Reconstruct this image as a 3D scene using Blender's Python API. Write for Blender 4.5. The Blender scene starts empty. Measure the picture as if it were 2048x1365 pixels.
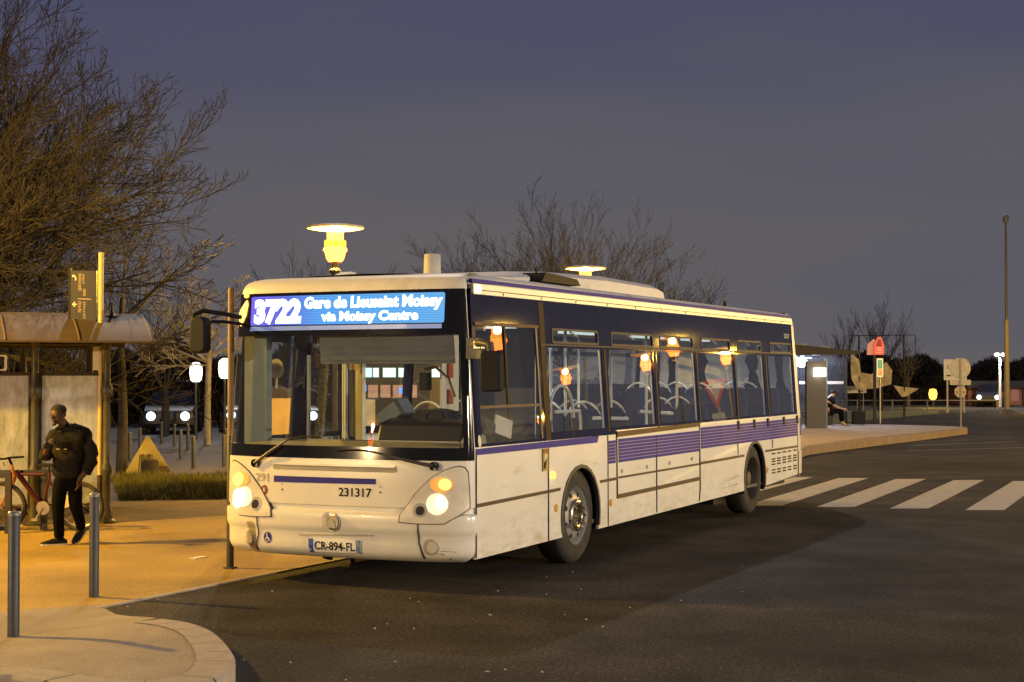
import bpy, bmesh, math, random
from math import radians, sin, cos, pi, tan, atan2, sqrt, floor
from mathutils import Vector, Matrix
random.seed(7)
scene = bpy.context.scene
COL = scene.collection

# ------------------------------------------------------------------ camera
CAMP = Vector((-11.9, -7.42, 1.88)); YAW = radians(25.44); PITCH = radians(1.33)
cam = bpy.data.cameras.new("camera"); cam.lens = 36 * 3114 / 2048; cam.sensor_width = 36
cam.clip_end = 2000
camo = bpy.data.objects.new("camera", cam); COL.objects.link(camo)
camo.location = CAMP; camo.rotation_euler = (pi / 2 + PITCH, 0, YAW - pi / 2)
scene.camera = camo
FZ = YAW - pi / 2            # heading of things that stand square to the street corner

# ------------------------------------------------------------------ world: night sky
w = bpy.data.worlds.new("World"); scene.world = w; w.use_nodes = True
nt = w.node_tree; nt.nodes.clear()
def wn(t): return nt.nodes.new(t)
out = wn('ShaderNodeOutputWorld'); bg = wn('ShaderNodeBackground'); tc = wn('ShaderNodeTexCoord')
sep = wn('ShaderNodeSeparateXYZ'); ramp = wn('ShaderNodeValToRGB'); noi = wn('ShaderNodeTexNoise')
mp = wn('ShaderNodeMapping'); mp.inputs['Scale'].default_value = (1.2, 1.2, 7)
noi.inputs['Scale'].default_value = 1.3; noi.inputs['Detail'].default_value = 5
nt.links.new(tc.outputs['Generated'], sep.inputs[0]); nt.links.new(tc.outputs['Generated'], mp.inputs[0])
nt.links.new(mp.outputs[0], noi.inputs[0])
ma = wn('ShaderNodeMath'); ma.operation = 'MULTIPLY_ADD'; ma.inputs[1].default_value = 0.30
ma.inputs[2].default_value = -0.15
nt.links.new(noi.outputs[0], ma.inputs[0])
ad = wn('ShaderNodeMath'); ad.operation = 'ADD'
nt.links.new(sep.outputs[2], ad.inputs[0]); nt.links.new(ma.outputs[0], ad.inputs[1])
nt.links.new(ad.outputs[0], ramp.inputs[0])
els = ramp.color_ramp.elements
els[0].position = 0.0; els[0].color = (0.122, 0.110, 0.110, 1)
els[1].position = 1.0; els[1].color = (0.034, 0.038, 0.095, 1)
for p, c in ((0.07, (0.104, 0.099, 0.114, 1)), (0.13, (0.090, 0.088, 0.116, 1)), (0.19, (0.073, 0.074, 0.120, 1)), (0.26, (0.058, 0.062, 0.128, 1))):
    e = els.new(p); e.color = c
nt.links.new(ramp.outputs[0], bg.inputs[0]); bg.inputs[1].default_value = 1.0
nt.links.new(bg.outputs[0], out.inputs[0])

# added sun standing in for an unseen white light; throws the roof shadow
white_sun = bpy.data.lights.new("added_white_sun", 'SUN'); white_sun.energy = 0.42; white_sun.angle = radians(0.5); white_sun.color = (1.0, 0.93, 0.84)
white_sun_obj = bpy.data.objects.new("added_white_sun", white_sun); COL.objects.link(white_sun_obj)
white_sun_obj.rotation_euler = Vector((1.0, .63, 1.0)).to_track_quat('Z', 'Y').to_euler()

# ------------------------------------------------------------------ render settings
scene.view_settings.view_transform = 'Standard'; scene.view_settings.look = 'None'
scene.view_settings.exposure = 0.12; scene.view_settings.gamma = 1
cy = scene.cycles
cy.max_bounces = 6; cy.diffuse_bounces = 2; cy.glossy_bounces = 3; cy.transparent_max_bounces = 24
cy.transmission_bounces = 2; cy.sample_clamp_indirect = 4; cy.sample_clamp_direct = 0
cy.caustics_reflective = False; cy.caustics_refractive = False
cy.use_denoising = True

# ------------------------------------------------------------------ materials
MATS = {}
def mat(name, col, rough=0.6, metal=0.0, var=0.12, scale=6.0, bump=0.0, bscale=60.0, spec=0.5, dirt=None, coat=0.0, emit=0.0, emcol=None):
    if name in MATS: return MATS[name]
    m = bpy.data.materials.new(name); m.use_nodes = True; MATS[name] = m
    t = m.node_tree; b = t.nodes['Principled BSDF']
    b.inputs['Roughness'].default_value = rough; b.inputs['Metallic'].default_value = metal
    b.inputs['Specular IOR Level'].default_value = spec
    b.inputs['Coat Weight'].default_value = coat; b.inputs['Coat Roughness'].default_value = 0.08
    co = t.nodes.new('ShaderNodeTexCoord')
    n = t.nodes.new('ShaderNodeTexNoise'); n.inputs['Scale'].default_value = scale; n.inputs['Detail'].default_value = 6
    t.links.new(co.outputs['Object'], n.inputs['Vector'])
    r = t.nodes.new('ShaderNodeValToRGB')
    r.color_ramp.elements[0].position = 0.3; r.color_ramp.elements[1].position = 0.7
    r.color_ramp.elements[0].color = tuple(c * (1 - var) for c in col) + (1,)
    r.color_ramp.elements[1].color = tuple(min(1, c * (1 + var)) for c in col) + (1,)
    t.links.new(n.outputs[0], r.inputs[0]); last = r.outputs[0]
    if dirt:
        n2 = t.nodes.new('ShaderNodeTexNoise'); n2.inputs['Scale'].default_value = dirt[2]; n2.inputs['Detail'].default_value = 8
        mp2 = t.nodes.new('ShaderNodeMapping'); mp2.inputs['Scale'].default_value = dirt[3] if len(dirt) > 3 else (1, 1, 1)
        t.links.new(co.outputs['Object'], mp2.inputs[0]); t.links.new(mp2.outputs[0], n2.inputs['Vector'])
        r2 = t.nodes.new('ShaderNodeValToRGB'); r2.color_ramp.elements[0].position = dirt[1]; r2.color_ramp.elements[1].position = min(1, dirt[1] + 0.22)
        t.links.new(n2.outputs[0], r2.inputs[0])
        mx = t.nodes.new('ShaderNodeMixRGB'); t.links.new(r2.outputs[0], mx.inputs[0]); t.links.new(last, mx.inputs[1])
        mx.inputs[2].default_value = tuple(dirt[0]) + (1,); last = mx.outputs[0]
    t.links.new(last, b.inputs['Base Color'])
    if bump:
        n3 = t.nodes.new('ShaderNodeTexNoise'); n3.inputs['Scale'].default_value = bscale; n3.inputs['Detail'].default_value = 5
        t.links.new(co.outputs['Object'], n3.inputs['Vector'])
        bp = t.nodes.new('ShaderNodeBump'); bp.inputs['Strength'].default_value = bump; bp.inputs['Distance'].default_value = 0.02
        t.links.new(n3.outputs[0], bp.inputs['Height']); t.links.new(bp.outputs[0], b.inputs['Normal'])
    if emit:
        b.inputs['Emission Color'].default_value = tuple(emcol or col) + (1,); b.inputs['Emission Strength'].default_value = emit
    return m

def emis(name, col, strength, see=0.0):
    """glowing lens or lamp glass; see > 0 lets part of the light of the bulb behind it through"""
    if name in MATS: return MATS[name]
    m = bpy.data.materials.new(name); m.use_nodes = True; MATS[name] = m
    t = m.node_tree; t.nodes.clear()
    o = t.nodes.new('ShaderNodeOutputMaterial'); e = t.nodes.new('ShaderNodeEmission')
    e.inputs[0].default_value = tuple(col) + (1,); e.inputs[1].default_value = strength
    if see:
        tr = t.nodes.new('ShaderNodeBsdfTransparent'); a = t.nodes.new('ShaderNodeAddShader')
        tr.inputs[0].default_value = (see, see, see, 1)
        t.links.new(e.outputs[0], a.inputs[0]); t.links.new(tr.outputs[0], a.inputs[1]); t.links.new(a.outputs[0], o.inputs[0])
    else: t.links.new(e.outputs[0], o.inputs[0])
    return m

def glass(name, tint=(0.75, 0.78, 0.8), rough=0.0, boost=1.0, dust=0.0, dustcol=(.5, .5, .5)):
    if name in MATS: return MATS[name]
    m = bpy.data.materials.new(name); m.use_nodes = True; MATS[name] = m
    t = m.node_tree; t.nodes.clear()
    o = t.nodes.new('ShaderNodeOutputMaterial'); tr = t.nodes.new('ShaderNodeBsdfTransparent'); g = t.nodes.new('ShaderNodeBsdfGlossy')
    tr.inputs[0].default_value = tuple(tint) + (1,); g.inputs['Roughness'].default_value = rough; g.inputs['Color'].default_value = (1, 1, 1, 1)
    fr = t.nodes.new('ShaderNodeFresnel'); ge = t.nodes.new('ShaderNodeNewGeometry')
    mr = t.nodes.new('ShaderNodeMapRange'); mr.inputs['To Min'].default_value = 1.5; mr.inputs['To Max'].default_value = 1 / 1.5
    t.links.new(ge.outputs['Backfacing'], mr.inputs[0]); t.links.new(mr.outputs[0], fr.inputs[0])
    mm = t.nodes.new('ShaderNodeMath'); mm.operation = 'MULTIPLY'; mm.inputs[1].default_value = boost; mm.use_clamp = True
    t.links.new(fr.outputs[0], mm.inputs[0])
    mx = t.nodes.new('ShaderNodeMixShader'); t.links.new(mm.outputs[0], mx.inputs[0])
    t.links.new(tr.outputs[0], mx.inputs[1]); t.links.new(g.outputs[0], mx.inputs[2]); last = mx.outputs[0]
    if dust:
        co = t.nodes.new('ShaderNodeTexCoord'); n = t.nodes.new('ShaderNodeTexNoise'); n.inputs['Scale'].default_value = 4.0; n.inputs['Detail'].default_value = 12; n.inputs['Roughness'].default_value = .75
        mpp = t.nodes.new('ShaderNodeMapping'); mpp.inputs['Scale'].default_value = (2.5, 2.5, .8)
        t.links.new(co.outputs['Object'], mpp.inputs[0]); t.links.new(mpp.outputs[0], n.inputs['Vector'])
        mr2 = t.nodes.new('ShaderNodeMapRange'); mr2.inputs['From Min'].default_value = .35; mr2.inputs['From Max'].default_value = .7
        mr2.inputs['To Min'].default_value = dust * .45; mr2.inputs['To Max'].default_value = dust
        t.links.new(n.outputs[0], mr2.inputs[0])
        d = t.nodes.new('ShaderNodeBsdfDiffuse'); d.inputs[0].default_value = tuple(dustcol) + (1,)
        tl = t.nodes.new('ShaderNodeBsdfTranslucent'); tl.inputs[0].default_value = tuple(dustcol) + (1,)
        ms = t.nodes.new('ShaderNodeMixShader'); ms.inputs[0].default_value = .4
        t.links.new(d.outputs[0], ms.inputs[1]); t.links.new(tl.outputs[0], ms.inputs[2])
        m2 = t.nodes.new('ShaderNodeMixShader'); t.links.new(mr2.outputs[0], m2.inputs[0])
        t.links.new(last, m2.inputs[1]); t.links.new(ms.outputs[0], m2.inputs[2]); last = m2.outputs[0]
    t.links.new(last, o.inputs[0])
    return m

M_WHITE = mat('bus_white_paint', (0.76, 0.75, 0.71), 0.35, var=0.04, scale=2.5, coat=0.3, dirt=((0.48, 0.43, 0.35), 0.62, 2.2, (1, 1, 3.5)))
def skirt_grime(m):
    t = m.node_tree; b = t.nodes['Principled BSDF']; src = b.inputs['Base Color'].links[0].from_socket
    co = t.nodes.new('ShaderNodeTexCoord'); sp = t.nodes.new('ShaderNodeSeparateXYZ'); t.links.new(co.outputs['Object'], sp.inputs[0])
    mr = t.nodes.new('ShaderNodeMapRange'); mr.inputs['From Min'].default_value = .80; mr.inputs['From Max'].default_value = .28; t.links.new(sp.outputs[2], mr.inputs[0])
    mp_ = t.nodes.new('ShaderNodeMapping'); mp_.inputs['Scale'].default_value = (1.2, 1.2, 3.4); t.links.new(co.outputs['Object'], mp_.inputs[0])
    n = t.nodes.new('ShaderNodeTexNoise'); n.inputs['Scale'].default_value = 3.2; n.inputs['Detail'].default_value = 10; n.inputs['Roughness'].default_value = .7; t.links.new(mp_.outputs[0], n.inputs['Vector'])
    m2 = t.nodes.new('ShaderNodeMapRange'); m2.inputs['From Min'].default_value = .46; m2.inputs['From Max'].default_value = .80; t.links.new(n.outputs[0], m2.inputs[0])
    mu = t.nodes.new('ShaderNodeMath'); mu.operation = 'MULTIPLY'; t.links.new(mr.outputs[0], mu.inputs[0]); t.links.new(m2.outputs[0], mu.inputs[1])
    mx = t.nodes.new('ShaderNodeMixRGB'); t.links.new(mu.outputs[0], mx.inputs[0]); t.links.new(src, mx.inputs[1]); mx.inputs[2].default_value = (.44, .38, .30, 1)
    t.links.new(mx.outputs[0], b.inputs['Base Color'])
M_FRONT = mat('bus_front_paint', (0.76, 0.75, 0.71), 0.33, var=0.04, scale=2.5, coat=0.3, dirt=((0.50, 0.45, 0.37), 0.64, 2.2, (1, 1, 3.5)))
skirt_grime(M_WHITE)
M_ROOF = mat('bus_roof_paint', (0.66, 0.65, 0.62), 0.45, var=0.06, dirt=((0.35, 0.32, 0.28), 0.58, 3.0))
M_PURPLE = mat('purple_stripe_paint', (0.040, 0.034, 0.27), 0.6, var=0.1, spec=.15)
M_LILAC = mat('lilac_line_paint', (0.24, 0.19, 0.40), 0.5, var=0.06)
M_NAVY = mat('navy_band_paint', (0.014, 0.015, 0.040), 0.025, var=0.2)
M_BLACK = mat('black_rubber', (0.010, 0.010, 0.012), 0.6, var=0.2, spec=.2)
M_GLOSSBLACK = mat('black_glass_border', (0.008, 0.008, 0.010), 0.08, var=0.1)
M_TYRE = mat('tyre_rubber', (0.030, 0.028, 0.026), 0.85, var=0.25, scale=9, bump=0.15, dirt=((0.07, 0.06, 0.05), 0.55, 5))
M_RIM = mat('grey_rim_paint', (0.34, 0.34, 0.35), 0.45, metal=0.3, var=0.15)
M_CHROME = mat('worn_chrome', (0.62, 0.58, 0.50), 0.22, metal=1.0, var=0.2, scale=14)
M_BROWN = mat('dark_brown_groove', (0.055, 0.038, 0.028), 0.6)
M_DARKGREY = mat('dark_grey_plastic', (0.045, 0.045, 0.05), 0.5)
M_GREY = mat('grey_plastic', (0.13, 0.17, 0.20), 0.55)
M_LGREY = mat('light_grey_panel', (0.42, 0.43, 0.42), 0.6)
M_DASH = mat('beige_dashboard', (0.33, 0.30, 0.22), 0.7, bump=0.05)
M_SEAT = mat('navy_seat_fabric', (0.012, 0.014, 0.035), 0.85, var=0.4, scale=30)
M_HAND = mat('pale_handrail_paint', (0.60, 0.60, 0.55), 0.35)
M_CREAM = mat('cream_post', (0.55, 0.50, 0.36), 0.5)
M_FLOOR = mat('bus_floor_lino', (0.10, 0.10, 0.11), 0.7)
M_GLASS = glass('side_window_glass', (0.84, 0.88, 0.93), boost=1.7, dust=0.03, dustcol=(.35, .42, .7))
M_WSGLASS = glass('windscreen_glass', (0.86, 0.90, 0.89), boost=1.0, dust=0.035)
M_STEEL = mat('dark_steel', (0.055, 0.06, 0.075), 0.5, metal=0.3, var=0.15, scale=20)
M_IRON = mat('painted_cast_iron', (0.060, 0.055, 0.035), 0.5, metal=0.2, var=0.25, scale=15)
M_GALV = mat('galvanised_metal', (0.45, 0.46, 0.46), 0.4, metal=0.6)
M_YPOLE = mat('cream_yellow_pole', (0.55, 0.40, 0.16), 0.5, var=0.08)
M_BARK = mat('grey_brown_bark', (0.030, 0.024, 0.019), 0.9, var=0.3, scale=8, bump=0.3)
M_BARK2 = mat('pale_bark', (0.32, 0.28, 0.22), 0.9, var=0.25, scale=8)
M_BARK3 = mat('dark_bark', (0.035, 0.030, 0.028), 0.9, var=0.3, scale=8)
M_SIGNBACK = mat('sign_back_metal', (0.30, 0.28, 0.25), 0.5, metal=0.2)
M_WSIGN = mat('white_sign_paint', (0.66, 0.63, 0.55), 0.5, var=0.05)
M_ORANGE = emis('orange_lamp_glow', (1.0, 0.45, 0.06), 3.5)
M_AMBER = mat('amber_lens', (0.8, 0.25, 0.02), 0.2, emit=2.5, emcol=(1, .33, .03))
M_HEADL = emis('headlamp_glow', (1.0, 0.82, 0.52), 2.6)
M_SOFTL = mat('frosted_headlamp_lens', (0.8, 0.72, 0.6), 0.15, emit=0.9, emcol=(1, .78, .5))
M_REDL = mat('red_lens', (0.5, 0.02, 0.01), 0.2, emit=0.8, emcol=(1, .05, .02))

# ------------------------------------------------------------------ mesh helpers
class MB:
    def __init__(s): s.v = []; s.f = []
    def add(s, vs, fs):
        o = len(s.v); s.v += [tuple(v) for v in vs]; s.f += [tuple(i + o for i in f) for f in fs]; return s
    def box(s, a, b, rot=None, org=None):
        x0, y0, z0 = a; x1, y1, z1 = b
        vs = [Vector(p) for p in ((x0, y0, z0), (x1, y0, z0), (x1, y1, z0), (x0, y1, z0), (x0, y0, z1), (x1, y0, z1), (x1, y1, z1), (x0, y1, z1))]
        if rot is not None:
            o = Vector(org) if org is not None else Vector(((x0 + x1) / 2, (y0 + y1) / 2, (z0 + z1) / 2))
            vs = [rot @ (v - o) + o for v in vs]
        return s.add(vs, [(0, 3, 2, 1), (4, 5, 6, 7), (0, 1, 5, 4), (1, 2, 6, 5), (2, 3, 7, 6), (3, 0, 4, 7)])
    def tube(s, pts, r, n=8, cap=True, r2=None):
        pts = [Vector(p) for p in pts]; k = len(pts); base = len(s.v)
        up = Vector((0, 0, 1)); prev = None
        for i, p in enumerate(pts):
            d = (pts[min(i + 1, k - 1)] - pts[max(i - 1, 0)])
            if d.length < 1e-9: d = Vector((0, 0, 1))
            d.normalize()
            if prev is None:
                a = up.cross(d)
                if a.length < 0.05: a = Vector((1, 0, 0)).cross(d)
            else:
                a = prev - d * prev.dot(d)
                if a.length < 1e-4: a = up.cross(d)
            a.normalize(); prev = a; b = d.cross(a)
            rr = r[i] if isinstance(r, (list, tuple)) else (r if r2 is None else r + (r2 - r) * i / (k - 1))
            for j in range(n):
                t = 2 * pi * j / n
                s.v.append(tuple(p + a * (rr * cos(t)) + b * (rr * sin(t))))
        for i in range(k - 1):
            for j in range(n):
                j2 = (j + 1) % n
                s.f.append((base + i * n + j, base + i * n + j2, base + (i + 1) * n + j2, base + (i + 1) * n + j))
        if cap:
            s.f.append(tuple(base + j for j in reversed(range(n)))); s.f.append(tuple(base + (k - 1) * n + j for j in range(n)))
        return s
    def lathe(s, prof, c=(0, 0, 0), axis='z', n=24, close=False):
        base = len(s.v); c = Vector(c)
        for (r, h) in prof:
            for j in range(n):
                t = 2 * pi * j / n
                if axis == 'z': p = Vector((r * cos(t), r * sin(t), h))
                elif axis == 'y': p = Vector((r * cos(t), h, r * sin(t)))
                else: p = Vector((h, r * cos(t), r * sin(t)))
                s.v.append(tuple(c + p))
        k = len(prof)
        for i in range(k - 1):
            for j in range(n):
                j2 = (j + 1) % n
                s.f.append((base + i * n + j, base + i * n + j2, base + (i + 1) * n + j2, base + (i + 1) * n + j))
        if close:
            s.f.append(tuple(base + j for j in range(n))); s.f.append(tuple(base + (k - 1) * n + j for j in range(n)))
        return s
    def prism(s, poly, h0, h1, plane='xy'):
        def P(a, b, h):
            return {'xy': (a, b, h), 'xz': (a, h, b), 'yz': (h, a, b)}[plane]
        n = len(poly)
        vs = [P(a, b, h0) for a, b in poly] + [P(a, b, h1) for a, b in poly]
        fs = [tuple(range(n)), tuple(range(n, 2 * n))] + [(i, (i + 1) % n, (i + 1) % n + n, i + n) for i in range(n)]
        return s.add(vs, fs)
    def build(s, name, m, parent=None, smooth=False, fix=True, bevel=0):
        me = bpy.data.meshes.new(name); me.from_pydata(s.v, [], s.f); me.update()
        if fix:
            bm = bmesh.new(); bm.from_mesh(me); bmesh.ops.recalc_face_normals(bm, faces=bm.faces)
            bm.to_mesh(me); bm.free()
        if smooth:
            for p in me.polygons: p.use_smooth = True
            try: me.set_sharp_from_angle(angle=radians(38))
            except Exception: pass
        me.materials.append(m)
        o = bpy.data.objects.new(name, me); COL.objects.link(o)
        if parent is not None: o.parent = parent
        if bevel:
            b = o.modifiers.new('bevel', 'BEVEL'); b.width = bevel; b.segments = 2; b.limit_method = 'ANGLE'
        return o

def tag(o, label=None, cat=None, group=None, kind=None):
    if label: o['label'] = label
    if cat: o['category'] = cat
    if group: o['group'] = group
    if kind: o['kind'] = kind
    return o
def thing(name, label, cat, loc=(0, 0, 0), rz=0, group=None):
    o = bpy.data.objects.new(name, None); COL.objects.link(o); o.location = loc; o.rotation_euler = (0, 0, rz)
    return tag(o, label, cat, group)
def copy_tree(o, parent=None):
    c = o.copy(); COL.objects.link(c)
    if parent is not None: c.parent = parent
    for ch in list(o.children): copy_tree(ch, c)
    return c
def put(o, loc, rz=None, label=None):
    o.location = loc
    if rz is not None: o.rotation_euler = (0, 0, rz)
    if label: o['label'] = label
    return o

def text_mesh(s, bold=0.0):
    """returns (verts2d, faces) of a line of lettering, normalised to height of its capitals = 1"""
    cu = bpy.data.curves.new('lettering', 'FONT'); cu.body = s; cu.offset = bold; cu.resolution_u = 3; cu.fill_mode = 'FRONT'
    o = bpy.data.objects.new('lettering', cu); COL.objects.link(o)
    dg = bpy.context.evaluated_depsgraph_get(); dg.update()
    me = bpy.data.meshes.new_from_object(o.evaluated_get(dg))
    vs = [(v.co.x, v.co.y) for v in me.vertices]; fs = [tuple(p.vertices) for p in me.polygons]
    bpy.data.objects.remove(o); bpy.data.curves.remove(cu); bpy.data.meshes.remove(me)
    return vs, fs
def text_patch(name, s, box, fn, off, m, parent, bold=0.0, rot=False):
    """letters fitted in box (u0,v0,u1,v1) of a surface map fn(u,v,off)"""
    vs, fs = text_mesh(s, bold)
    if not vs: return None
    x0 = min(v[0] for v in vs); x1 = max(v[0] for v in vs); y0 = min(v[1] for v in vs); y1 = max(v[1] for v in vs)
    u0, v0, u1, v1 = box; pts = []
    for x, y in vs:
        a = (x - x0) / (x1 - x0); b = (y - y0) / (y1 - y0)
        if rot: a, b = b, 1 - a; a = 1 - a; b = b
        pts.append(fn(u0 + (u1 - u0) * a, v0 + (v1 - v0) * b, off))
    mb = MB(); mb.add(pts, fs)
    return mb.build(name, m, parent, fix=False)

def patch(poly, fn, off=0.003, thick=0.01, cuts=0, holes=None):
    """a plate with the given outline laid on a surface map"""
    bm = bmesh.new()
    rings = [poly] + (holes or [])
    vs = [[bm.verts.new((a, b, 0)) for a, b in r] for r in rings]
    if holes:
        from mathutils.geometry import tessellate_polygon
        flat = [v for r in vs for v in r]
        for tri in tessellate_polygon([[Vector((a, b, 0)) for a, b in r] for r in rings]):
            try: bm.faces.new([flat[i] for i in tri])
            except ValueError: pass
    else:
        f = bm.faces.new(vs[0])
        if cuts: bmesh.ops.triangulate(bm, faces=[f])
    if cuts: bmesh.ops.subdivide_edges(bm, edges=list(bm.edges), cuts=cuts, use_grid_fill=True)
    bm.verts.ensure_lookup_table(); bm.verts.index_update()
    mb = MB(); top = [fn(v.co.x, v.co.y, off) for v in bm.verts]
    faces = [tuple(v.index for v in f.verts) for f in bm.faces]
    n = len(top)
    if thick:
        bot = [fn(v.co.x, v.co.y, off - thick) for v in bm.verts]
        side = []
        for e in bm.edges:
            if len(e.link_faces) == 1:
                a, b = e.verts[0].index, e.verts[1].index; side.append((a, b, b + n, a + n))
        mb.add(top + bot, faces + side)
    else: mb.add(top, faces)
    bm.free(); return mb
def circ(u, v, ru, rv=None, n=24):
    rv = rv or ru
    return [(u + ru * cos(2 * pi * i / n), v + rv * sin(2 * pi * i / n)) for i in range(n)]
def rrect(u0, v0, u1, v1, r=0.03, n=4):
    out = []
    for cx, cyy, a0 in ((u1 - r, v1 - r, 0), (u0 + r, v1 - r, pi / 2), (u0 + r, v0 + r, pi), (u1 - r, v0 + r, 3 * pi / 2)):
        for i in range(n + 1):
            a = a0 + pi / 2 * i / n; out.append((cx + r * cos(a), cyy + r * sin(a)))
    return out

# ------------------------------------------------------------------ lights: the street's lamps and added fill lights
SODIUM = (1.0, 0.56, 0.055); WARM = (1.0, 0.84, 0.62)
def lamp_light(name, loc, power, col=SODIUM, r=0.12, parent=None):
    l = bpy.data.lights.new(name, 'POINT'); l.energy = power; l.color = col; l.shadow_soft_size = r
    o = bpy.data.objects.new(name, l); COL.objects.link(o); o.location = loc
    if parent is not None: o.parent = parent
    return o

# =================================================================== GROUND
def sheet(name, pts, z, m, kind='structure', cat=None):
    mb = MB(); mb.add([(x, y, z if not callable(z) else z(x, y)) for x, y in pts], [tuple(range(len(pts)))])
    o = mb.build(name, m, fix=False)
    if o.data.polygons[0].normal.z < 0: o.data.flip_normals()
    tag(o, kind=kind); return o
M_ASPH = mat('asphalt', (0.027, 0.0235, 0.022), 0.85, spec=.22, var=0.22, scale=1.1, bump=0.6, bscale=90, dirt=((0.085, 0.075, 0.07), 0.56, 26))
def rich_ground(m, sc=0.35, lo=0.7, hi=1.35, speck=70, sp=0.35):
    """large soft stains and fine aggregate over a ground colour"""
    t = m.node_tree; b = t.nodes['Principled BSDF']; link = b.inputs['Base Color'].links[0]; src = link.from_socket
    co = t.nodes.new('ShaderNodeTexCoord')
    prev = src
    for s_, l_, h_, f0, f1 in ((sc, lo, hi, .35, .65), (speck, 1 - sp, 1 + sp * 1.6, .38, .64)):
        n = t.nodes.new('ShaderNodeTexNoise'); n.inputs['Scale'].default_value = s_; n.inputs['Detail'].default_value = 4
        t.links.new(co.outputs['Object'], n.inputs['Vector'])
        mr = t.nodes.new('ShaderNodeMapRange'); mr.inputs['From Min'].default_value = f0; mr.inputs['From Max'].default_value = f1
        mr.inputs['To Min'].default_value = l_; mr.inputs['To Max'].default_value = h_
        t.links.new(n.outputs[0], mr.inputs[0])
        mx = t.nodes.new('ShaderNodeMixRGB'); mx.blend_type = 'MULTIPLY'; mx.inputs[0].default_value = 1
        t.links.new(prev, mx.inputs[1]); t.links.new(mr.outputs[0], mx.inputs[2]); prev = mx.outputs[0]
    t.links.new(prev, b.inputs['Base Color'])
rich_ground(M_ASPH, 0.22, 0.6, 1.5, 38, 0.45); rich_ground(M_ASPH, 1.1, 0.78, 1.28, 140, 0.35)
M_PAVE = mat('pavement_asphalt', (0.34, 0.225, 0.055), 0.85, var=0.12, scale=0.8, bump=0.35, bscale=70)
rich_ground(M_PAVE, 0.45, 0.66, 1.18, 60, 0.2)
M_KERB = mat('kerb_stone', (0.36, 0.31, 0.26), 0.8, var=0.12, scale=9, bump=0.25, bscale=80)
M_NOSE = mat('corner_paving', (0.30, 0.25, 0.20), 0.85, var=0.1, scale=3, bump=0.3, bscale=80)
rich_ground(M_NOSE, 0.9, 0.85, 1.12, 75, 0.15)
M_PLAZA = mat('square_paving', (0.10, 0.085, 0.07), 0.7, var=0.15, scale=1.0, bump=0.2)
M_GRASS0 = mat('lawn_soil', (0.045, 0.05, 0.018), 0.95, var=0.4, scale=12)
M_FIELD = mat('night_field', (0.022, 0.024, 0.012), 0.95, var=0.4, scale=0.4)

sheet('ground', [(-60, -120), (400, -120), (400, 300), (-60, 300)], -0.03, M_FIELD)
sheet('road', [(-40, -40), (-30, -60), (150, -60), (150, 5.2), (44, 5.2), (37, 7.5), (18, 7.5), (18, 1.05), (-40, 1.05)], 0.0, M_ASPH)
# pavement the buses stop at
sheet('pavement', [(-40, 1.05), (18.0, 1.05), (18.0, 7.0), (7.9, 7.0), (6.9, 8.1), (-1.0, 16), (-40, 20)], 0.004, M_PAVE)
sheet('plaza', [(7.9, 7.0), (18.0, 7.0), (18, 7.5), (60, 36), (60, 60), (-20, 60), (-1.0, 16), (6.9, 8.1)], 0.003, M_PLAZA)
# thin kerb line between pavement and asphalt
mb = MB()
x = -1.9
while x < 17.5:
    mb.box((x + .004, 1.04, -0.02), (x + .996, 1.10, 0.014)); x += 1.0
tag(mb.build('kerb', M_KERB, bevel=.004), kind='structure')

# rounded corner island: kerb stones round a paved top that slopes down into the pavement
OUT = [(-7.4, 1.6), (-6.0, 0.62), (-4.79, -0.62), (-4.86, -1.0), (-4.92, -1.45), (-4.82, -1.78), (-4.55, -1.93), (-4.25, -1.90), (-3.95, -1.76),
       (-3.68, -1.56), (-3.42, -1.33), (-3.16, -1.08), (-2.94, -0.84), (-2.74, -0.53), (-2.58, -0.22), (-2.42, 0.14), (-2.25, 0.56), (-2.0, 0.86), (-1.86, 1.05)]
def ztop(x, y):
    t = max(0, min(1, (1.05 - y) / 1.75)); t = t * t * (3 - 2 * t); return 0.012 + 0.105 * t
def resample(p, step):
    outp = [p[0]]; acc = 0
    for a, b in zip(p, p[1:]):
        a = Vector(a); b = Vector(b); L = (b - a).length; n = max(1, round(L / step))
        for i in range(1, n + 1): outp.append(tuple(a + (b - a) * i / n))
    return outp
def offset_path(p, d):
    o = []
    for i in range(len(p)):
        a = Vector(p[max(0, i - 1)]); b = Vector(p[min(len(p) - 1, i + 1)]); t = (b - a).normalized()
        o.append(tuple(Vector(p[i]) + Vector((-t.y, t.x)) * d))
    return o
def chaikin(p, it=2):
    for _ in range(it):
        q = [p[0]]
        for a, b in zip(p, p[1:]):
            a = Vector(a); b = Vector(b); q += [tuple(a * .75 + b * .25), tuple(a * .25 + b * .75)]
        q.append(p[-1]); p = q
    return p
OUTS = resample(chaikin(OUT, 2), 0.11)
INN = offset_path(OUTS, 0.24); KE = max(i for i, p in enumerate(OUTS) if p[1] < -.05)
mb = MB()
i = 0
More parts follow.
